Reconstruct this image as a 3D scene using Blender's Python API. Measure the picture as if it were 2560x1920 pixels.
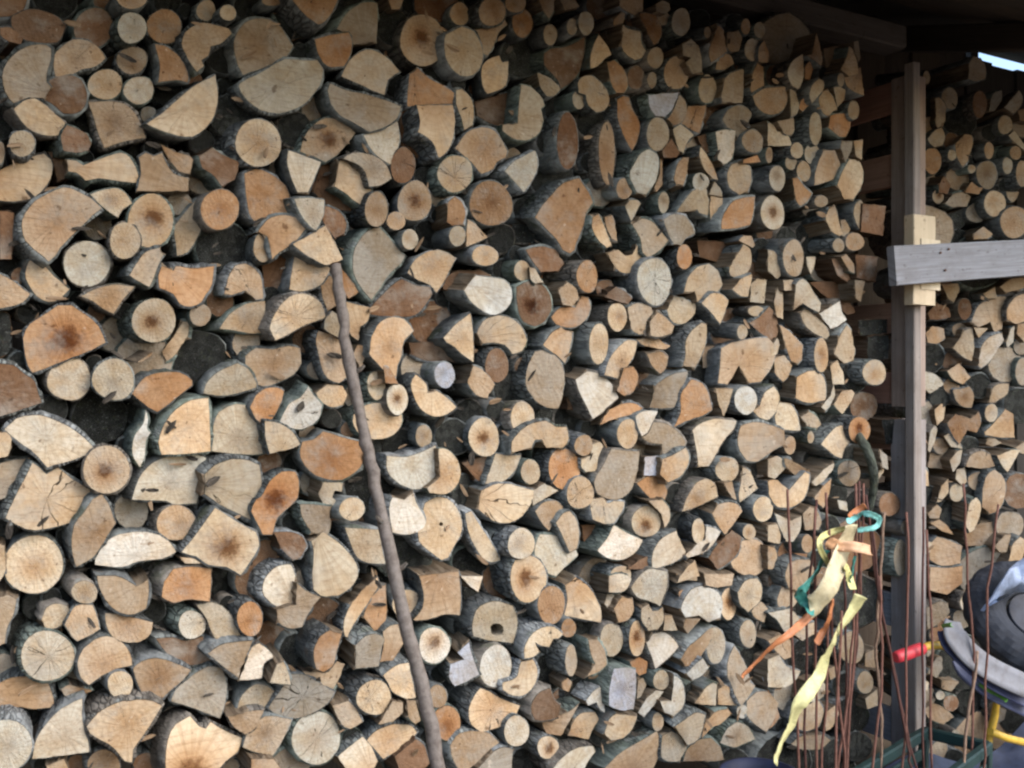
import bpy, math, random
import numpy as np
from mathutils import Vector, geometry

# ------------------------------------------------------------------ camera, sky, sun, exposure
for o in list(bpy.data.objects):
    bpy.data.objects.remove(o)
scene = bpy.context.scene
COL = scene.collection
rnd = random.Random(11)

CAM = Vector((0.0, -2.0, 1.40))          # metres; the stack's front is the plane y = 0
YAW = math.radians(29.0)                 # turned to the right, along the stack
FPX = 2407.0                             # focal length in pixels of the 2560 px wide photograph
cd = bpy.data.cameras.new('camera'); cam = bpy.data.objects.new('camera', cd); COL.objects.link(cam)
cd.sensor_width = 36.0; cd.lens = 36.0 * FPX / 2560.0
cd.clip_start = 0.05; cd.clip_end = 500.0
cam.location = CAM; cam.rotation_euler = (math.radians(90), 0, -YAW)
scene.camera = cam

SUN_EL, SUN_AZ = math.radians(38), math.radians(152)      # soft light from the open side, behind the viewer
world = bpy.data.worlds.new('World'); scene.world = world; world.use_nodes = True
nt = world.node_tree; bg = nt.nodes['Background']
sky = nt.nodes.new('ShaderNodeTexSky'); sky.sky_type = 'NISHITA'; sky.sun_disc = False
sky.sun_elevation = SUN_EL; sky.sun_rotation = SUN_AZ
sky.air_density = 1.0; sky.dust_density = 2.0; sky.ozone_density = 1.0
nt.links.new(sky.outputs[0], bg.inputs[0]); bg.inputs[1].default_value = 0.15
sd = bpy.data.lights.new('sun', 'SUN'); sun = bpy.data.objects.new('sun', sd); COL.objects.link(sun)
sd.energy = 0.8; sd.angle = math.radians(45); sd.color = (0.96, 0.97, 1.0)
sdir = Vector((math.sin(SUN_AZ) * math.cos(SUN_EL), math.cos(SUN_AZ) * math.cos(SUN_EL), math.sin(SUN_EL)))
sun.rotation_euler = sdir.to_track_quat('Z', 'Y').to_euler()
scene.view_settings.view_transform = 'Standard'; scene.view_settings.look = 'None'
scene.view_settings.gamma = 1.0; scene.view_settings.use_curve_mapping = False
scene.view_settings.exposure = 1.46
scene.render.engine = 'CYCLES'
scene.cycles.filter_width = 2.4

# ------------------------------------------------------------------ helpers
SY, CY = math.sin(YAW), math.cos(YAW)
def ray(x, y):
    """direction of a photograph pixel (2560 x 1920)"""
    u = (x - 1280.0) / FPX; v = (960.0 - y) / FPX
    return Vector((SY + u * CY, CY - u * SY, v))
def hit(x, y, p0, n):
    d = ray(x, y); t = (p0 - CAM).dot(n) / d.dot(n)
    return CAM + d * t
def at(x, y, Y):
    d = ray(x, y); return CAM + d * ((Y - CAM.y) / d.y)
def tile(tx, ty, x, y):
    """x, y read off an enlarged tile of the photograph"""
    return tx + x * 2.8933, ty + y * 2.8933

def tag(o, label=None, cat=None, group=None, kind=None):
    if label: o['label'] = label
    if cat: o['category'] = cat
    if group: o['group'] = group
    if kind: o['kind'] = kind
    return o
def empty(name, loc):
    o = bpy.data.objects.new(name, None); COL.objects.link(o); o.location = loc
    o.empty_display_size = 0.05
    return o
class MB:
    """collects geometry with the attributes the materials read"""
    def __init__(s):
        s.v = []; s.f = []; s.m = []; s.tint = []; s.lp = []; s.ex = []; s.sm = []
    def vert(s, co, tint=(.5, .5, .5), lp=(0, 0, 0), ex=(0, 0, 0)):
        s.v.append(tuple(co)); s.tint.append((*tint, 1.0)); s.lp.append(tuple(lp)); s.ex.append(tuple(ex)); return len(s.v) - 1
    def face(s, idx, m=0, smooth=False):
        s.f.append(tuple(idx)); s.m.append(m); s.sm.append(smooth)
    def box(s, c, size, R=None, bev=0.0, jit=0.0, tint=(.5, .5, .5), seed=0.0, smooth=False):
        """box with chamfered long edges, size in its own axes, R = three axis vectors"""
        c = Vector(c); R = R or (Vector((1, 0, 0)), Vector((0, 1, 0)), Vector((0, 0, 1)))
        hx, hy, hz = size[0] / 2, size[1] / 2, size[2] / 2
        b = min(bev, hy * .6, hz * .6)
        prof = [(-hy + b, -hz), (hy - b, -hz), (hy, -hz + b), (hy, hz - b), (hy - b, hz), (-hy + b, hz), (-hy, hz - b), (-hy, -hz + b)] if b > 0 else [(-hy, -hz), (hy, -hz), (hy, hz), (-hy, hz)]
        n = len(prof); rings = []
        for k, x in enumerate((-hx, 0, hx)):
            ring = []
            for (y, z) in prof:
                p = c + R[0] * (x + rnd.uniform(-jit, jit)) + R[1] * (y + rnd.uniform(-jit, jit)) + R[2] * (z + rnd.uniform(-jit, jit))
                ring.append(s.vert(p, tint, (x, y + z * 1.7, seed)))
            rings.append(ring)
        for a, b2 in zip(rings, rings[1:]):
            for i in range(n):
                j = (i + 1) % n
                s.face((a[i], a[j], b2[j], b2[i]), 0, smooth)
        s.face(rings[0][::-1]); s.face(rings[-1])
    def tube(s, pts, rad, n=8, tint=(.5, .5, .5), seed=0.0, cap=True):
        pts = [Vector(p) for p in pts]; rings = []; L = 0.0
        rads = rad if isinstance(rad, (list, tuple)) else [rad] * len(pts)
        up = Vector((0.3, 0.2, 1)).normalized()
        for i, p in enumerate(pts):
            t = (pts[min(i + 1, len(pts) - 1)] - pts[max(i - 1, 0)]).normalized()
            a = t.cross(up)
            if a.length < .1: a = t.cross(Vector((1, 0, 0)))
            a.normalize(); b = a.cross(t)
            if i: L += (p - pts[i - 1]).length
            rings.append([s.vert(p + (a * math.cos(q) + b * math.sin(q)) * rads[i], tint, (q * .02, L, seed)) for q in [2 * math.pi * k / n for k in range(n)]])
        for a, b in zip(rings, rings[1:]):
            for i in range(n):
                j = (i + 1) % n; s.face((a[i], b[i], b[j], a[j]), 0, True)
        if cap: s.face(rings[0]); s.face(rings[-1][::-1])
    def build(s, name, mats, parent=None, base=None):
        base = Vector(base) if base is not None else Vector((0, 0, 0))
        me = bpy.data.meshes.new(name)
        me.from_pydata([tuple(Vector(p) - base) for p in s.v], [], s.f)
        a = me.attributes.new('tint', 'FLOAT_COLOR', 'POINT'); a.data.foreach_set('color', np.array(s.tint, dtype=np.float32).ravel())
        a = me.attributes.new('lp', 'FLOAT_VECTOR', 'POINT'); a.data.foreach_set('vector', np.array(s.lp, dtype=np.float32).ravel())
        a = me.attributes.new('ex', 'FLOAT_VECTOR', 'POINT'); a.data.foreach_set('vector', np.array(s.ex, dtype=np.float32).ravel())
        for m in (mats if isinstance(mats, (list, tuple)) else [mats]): me.materials.append(m)
        me.polygons.foreach_set('material_index', s.m); me.polygons.foreach_set('use_smooth', s.sm)
        me.update()
        o = bpy.data.objects.new(name, me); COL.objects.link(o)
        if parent is not None: o.parent = parent
        else: o.location = base
        return o

# ------------------------------------------------------------------ materials
class NT:
    def __init__(s, name):
        s.mat = bpy.data.materials.new(name); s.mat.use_nodes = True
        s.t = s.mat.node_tree; s.b = s.t.nodes['Principled BSDF']
    def n(s, typ, **kw):
        x = s.t.nodes.new(typ)
        for k, v in kw.items():
            if k == 'inp':
                for i, w in v.items(): s.put(x.inputs[i], w)
            else: setattr(x, k, v)
        return x
    def put(s, sock, w):
        if hasattr(w, 'is_output'): s.t.links.new(w, sock)
        else: sock.default_value = w
    def attr(s, name): return s.n('ShaderNodeAttribute', attribute_name=name)
    def math(s, op, a, b=0.0, clamp=False):
        x = s.n('ShaderNodeMath', operation=op, use_clamp=clamp); s.put(x.inputs[0], a); s.put(x.inputs[1], b); return x.outputs[0]
    def vmath(s, op, a, b=(0, 0, 0)):
        x = s.n('ShaderNodeVectorMath', operation=op); s.put(x.inputs[0], a); s.put(x.inputs[1], b); return x
    def noise(s, vec, scale, detail=3.0, rough=.55, dist=0.0):
        x = s.n('ShaderNodeTexNoise'); s.put(x.inputs['Vector'], vec); x.inputs['Scale'].default_value = scale
        x.inputs['Detail'].default_value = detail; x.inputs['Roughness'].default_value = rough; x.inputs['Distortion'].default_value = dist
        return x.outputs['Fac']
    def mix(s, f, a, b, mode='MIX'):
        x = s.n('ShaderNodeMix', data_type='RGBA', blend_type=mode); s.put(x.inputs['Factor'], f); s.put(x.inputs['A'], a); s.put(x.inputs['B'], b); return x.outputs['Result']
    def ramp(s, f, lo, hi, a=0.0, b=1.0):
        x = s.n('ShaderNodeMapRange', interpolation_type='SMOOTHSTEP'); s.put(x.inputs[0], f); s.put(x.inputs[1], lo); s.put(x.inputs[2], hi); s.put(x.inputs[3], a); s.put(x.inputs[4], b); return x.outputs[0]
    def bump(s, h, strength, dist):
        x = s.n('ShaderNodeBump'); x.inputs['Strength'].default_value = strength; x.inputs['Distance'].default_value = dist
        s.put(x.inputs['Height'], h); s.t.links.new(x.outputs[0], s.b.inputs['Normal'])
    def out(s, col, rough=.8, spec=.2):
        s.put(s.b.inputs['Base Color'], col); s.put(s.b.inputs['Roughness'], rough); s.b.inputs['Specular IOR Level'].default_value = spec
        return s.mat

def mat_end_grain():
    g = NT('sawn end grain')
    tint = g.attr('tint').outputs['Color']; lpn = g.attr('lp'); exn = g.attr('ex')
    lp = lpn.outputs['Vector']                          # x/R, z/R from the pith, seed
    sx = g.n('ShaderNodeSeparateXYZ', inp={0: lp}); ex = g.n('ShaderNodeSeparateXYZ', inp={0: exn.outputs['Vector']})
    flat = g.n('ShaderNodeCombineXYZ', inp={0: sx.outputs[0], 1: sx.outputs[1]}).outputs[0]
    r = g.vmath('LENGTH', flat).outputs['Value']
    blot = g.noise(lp, 1.3, 3, .6)
    fine = g.noise(lp, 9.0, 4, .65)
    rd = g.math('ADD', r, g.math('MULTIPLY', g.math('SUBTRACT', blot, .5), .35))
    rings = g.math('SINE', g.math('MULTIPLY', rd, 46.0))
    dirv = g.vmath('NORMALIZE', flat).outputs[0]
    sxyz = g.n('ShaderNodeSeparateXYZ', inp={0: dirv})
    ang = g.n('ShaderNodeCombineXYZ', inp={0: sxyz.outputs[0], 1: sxyz.outputs[1], 2: sx.outputs[2]}).outputs[0]
    rays = g.noise(ang, 7.0, 3, .7)
    wob_s = g.n('ShaderNodeVectorMath', operation='SCALE', inp={0: g.n('ShaderNodeTexNoise', inp={'Vector': lp, 'Scale': 3.0}).outputs['Color']}); wob_s.inputs['Scale'].default_value = .22
    crv = g.vmath('ADD', ang, wob_s.outputs[0]).outputs[0]
    crn = g.noise(crv, 1.9, 0, .5)
    width = g.math('MULTIPLY', ex.outputs[1], g.ramp(r, .15, 1.0, .014, .003))
    crack = g.math('SUBTRACT', 1.0, g.ramp(g.math('ABSOLUTE', g.math('SUBTRACT', crn, .5)), g.math('MULTIPLY', width, .45), width))
    crack = g.math('MULTIPLY', crack, g.math('GREATER_THAN', ex.outputs[1], .05))
    # colour: blotches, rays, rings, heartwood, weathering
    c = g.mix(g.ramp(blot, .38, .66, 0, .62), tint, g.mix(1.0, tint, (.80, .65, .47, 1), 'MULTIPLY'))
    c = g.mix(g.ramp(rays, .42, .60, 0, .40), c, g.mix(1.0, c, (.72, .64, .56, 1), 'MULTIPLY'))
    c = g.mix(g.ramp(rings, -.2, 1.0, 0, .16), c, g.mix(1.0, c, (.62, .5, .4, 1), 'MULTIPLY'))
    hn = g.noise(lp, 2.6, 3, .6)
    hr = g.math('ADD', r, g.math('MULTIPLY', g.math('SUBTRACT', hn, .5), .55))
    heart = g.math('MULTIPLY', ex.outputs[0], g.ramp(hr, .05, .85, 1, 0))
    c = g.mix(heart, c, g.mix(1.0, c, (.70, .50, .33, 1), 'MULTIPLY'))
    core = g.math('MULTIPLY', ex.outputs[2], g.ramp(g.math('ADD', hr, g.math('MULTIPLY', g.math('SUBTRACT', fine, .5), .5)), .12, .40, 1, 0))
    c = g.mix(core, c, g.mix(1.0, c, (.38, .30, .25, 1), 'MULTIPLY'))
    grey = g.noise(lp, .9, 4, .7)
    c = g.mix(g.ramp(grey, .46, .72, 0, .6), c, (.30, .28, .24, 1))
    c = g.mix(g.ramp(fine, .56, .78, 0, .45), c, g.mix(1.0, c, (.52, .42, .34, 1), 'MULTIPLY'))
    streak_v = g.n('ShaderNodeMapping', inp={0: lp}); streak_v.inputs['Scale'].default_value = (1.2, 11.0, 1.0); streak_v.inputs['Rotation'].default_value = (0, 0, .5)
    streak = g.noise(streak_v.outputs[0], 2.2, 3, .6)
    c = g.mix(g.ramp(streak, .52, .68, 0, .42), c, g.mix(1.0, c, (.60, .52, .45, 1), 'MULTIPLY'))
    spot = g.noise(lp, 5.0, 2, .5)
    c = g.mix(g.ramp(spot, .68, .76, 0, .7), c, g.mix(1.0, c, (.30, .22, .17, 1), 'MULTIPLY'))
    c = g.mix(g.ramp(spot, .30, .22, 0, .35), c, (.62, .55, .45, 1))
    c = g.mix(g.math('MULTIPLY', crack, .9), c, (.02, .014, .01, 1))
    saw = g.math('SINE', g.math('ADD', g.math('MULTIPLY', sx.outputs[0], 34.0), g.math('MULTIPLY', sx.outputs[1], 13.0)))
    h = g.math('ADD', g.math('MULTIPLY', fine, .7), g.math('MULTIPLY', saw, .035))
    h = g.math('ADD', h, g.math('MULTIPLY', rays, .5)); h = g.math('SUBTRACT', h, g.math('MULTIPLY', crack, 1.2))
    g.bump(h, .8, .005)
    return g.out(c, .85, .12)
def mat_bark():
    g = NT('bark')
    tint = g.attr('tint').outputs['Color']; lp = g.attr('lp').outputs['Vector']
    st = g.n('ShaderNodeMapping', inp={0: lp}); st.inputs['Scale'].default_value = (1.0, .30, 1.0)
    wn = g.n('ShaderNodeTexNoise', inp={'Vector': st.outputs[0], 'Scale': 60.0})
    ws = g.n('ShaderNodeVectorMath', operation='SCALE', inp={0: wn.outputs['Color']}); ws.inputs['Scale'].default_value = .012
    wv = g.vmath('ADD', st.outputs[0], ws.outputs[0]).outputs[0]
    vo = g.n('ShaderNodeTexVoronoi', feature='DISTANCE_TO_EDGE', inp={'Vector': wv, 'Scale': 95.0}).outputs['Distance']
    a = g.noise(st.outputs[0], 55, 5, .65, .6); b = g.noise(st.outputs[0], 190, 3, .6); big = g.noise(lp, 9, 3, .6)
    fis = g.math('MULTIPLY', g.ramp(vo, .0, .16, 1, 0), g.ramp(g.noise(lp, 4, 1, .5), .42, .58))
    c = g.mix(g.ramp(a, .33, .68), g.mix(1.0, tint, (.58, .59, .60, 1), 'MULTIPLY'), g.mix(1.0, tint, (1.45, 1.46, 1.44, 1), 'MULTIPLY'))
    c = g.mix(g.ramp(big, .57, .70, 0, .6), c, (.050, .062, .030, 1))
    c = g.mix(g.ramp(g.noise(lp, 26, 3, .6), .60, .68, 0, .75), c, (.20, .215, .205, 1))
    c = g.mix(g.ramp(g.noise(lp, 16, 3, .6), .62, .70, 0, .45), c, (.11, .08, .055, 1))
    c = g.mix(g.math('MULTIPLY', fis, .55), c, (.010, .009, .008, 1))
    hh = g.math('SUBTRACT', g.math('ADD', a, g.math('MULTIPLY', b, .7)), fis)
    g.bump(hh, .8, .005)
    return g.out(c, .9, .15)
def mat_split():
    g = NT('split wood')
    tint = g.attr('tint').outputs['Color']; lp = g.attr('lp').outputs['Vector']
    st = g.n('ShaderNodeMapping', inp={0: lp}); st.inputs['Scale'].default_value = (1.0, .06, 1.0)
    a = g.noise(st.outputs[0], 130, 4, .65, .3); big = g.noise(lp, 9, 3, .6)
    c = g.mix(g.ramp(a, .3, .7), g.mix(1.0, tint, (.45, .38, .32, 1), 'MULTIPLY'), tint)
    c = g.mix(g.ramp(big, .45, .7, 0, .6), c, (.10, .075, .05, 1))
    g.bump(a, .8, .005)
    return g.out(c, .85, .15)
def mat_plank(name, rough=.85, grain=90, contrast=.5, wet=0.0):
    g = NT(name)
    tint = g.attr('tint').outputs['Color']; lp = g.attr('lp').outputs['Vector']
    st = g.n('ShaderNodeMapping', inp={0: lp}); st.inputs['Scale'].default_value = (.05, 1.0, 1.0)
    a = g.noise(st.outputs[0], grain, 4, .65, .4); big = g.noise(lp, 6, 4, .65); sp = g.noise(lp, 45, 2, .5)
    c = g.mix(g.ramp(a, .3, .7, 0, contrast), tint, g.mix(1.0, tint, (.45, .42, .40, 1), 'MULTIPLY'))
    c = g.mix(g.ramp(big, .42, .72, 0, .55), c, g.mix(1.0, tint, (.55, .50, .46, 1), 'MULTIPLY'))
    c = g.mix(g.ramp(sp, .66, .74, 0, .55), c, g.mix(1.0, tint, (.35, .30, .27, 1), 'MULTIPLY'))
    g.bump(g.math('ADD', a, g.math('MULTIPLY', big, .4)), .5, .003)
    return g.out(c, rough, .2)
def mat_plain(name, rough=.5, spec=.4, mottling=.35, scale=30, metal=0.0, bump=.2):
    g = NT(name)
    tint = g.attr('tint').outputs['Color']; tc = g.n('ShaderNodeTexCoord').outputs['Object']
    a = g.noise(tc, scale, 4, .65)
    c = g.mix(g.ramp(a, .35, .75, 0, mottling), tint, g.mix(1.0, tint, (.42, .36, .32, 1), 'MULTIPLY'))
    g.bump(a, bump, .003); g.b.inputs['Metallic'].default_value = metal
    return g.out(c, rough, spec)
M_END, M_BARK, M_SPLIT = mat_end_grain(), mat_bark(), mat_split()
M_PLANK = mat_plank('weathered plank'); M_NEW = mat_plank('fresh timber', .7, 70, .25)
M_RUST = mat_plain('rusty steel', .8, .3, .7, 90); M_TAPE = mat_plain('plastic tape', .5, .4, .5, 45, bump=.7)
M_PLASTIC = mat_plain('scuffed plastic', .6, .4, .65, 26, bump=.5); M_RUBBER = mat_plain('dusty rubber', .85, .2, .5, 40, bump=.5)
M_PAINT = mat_plain('painted tube', .5, .45, .5, 60); M_POLE = mat_plain('smooth pole bark', .7, .3, .75, 75, bump=.8); M_EARTH = mat_plain('bare earth', .95, .1, .6, 5, bump=.9)

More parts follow.
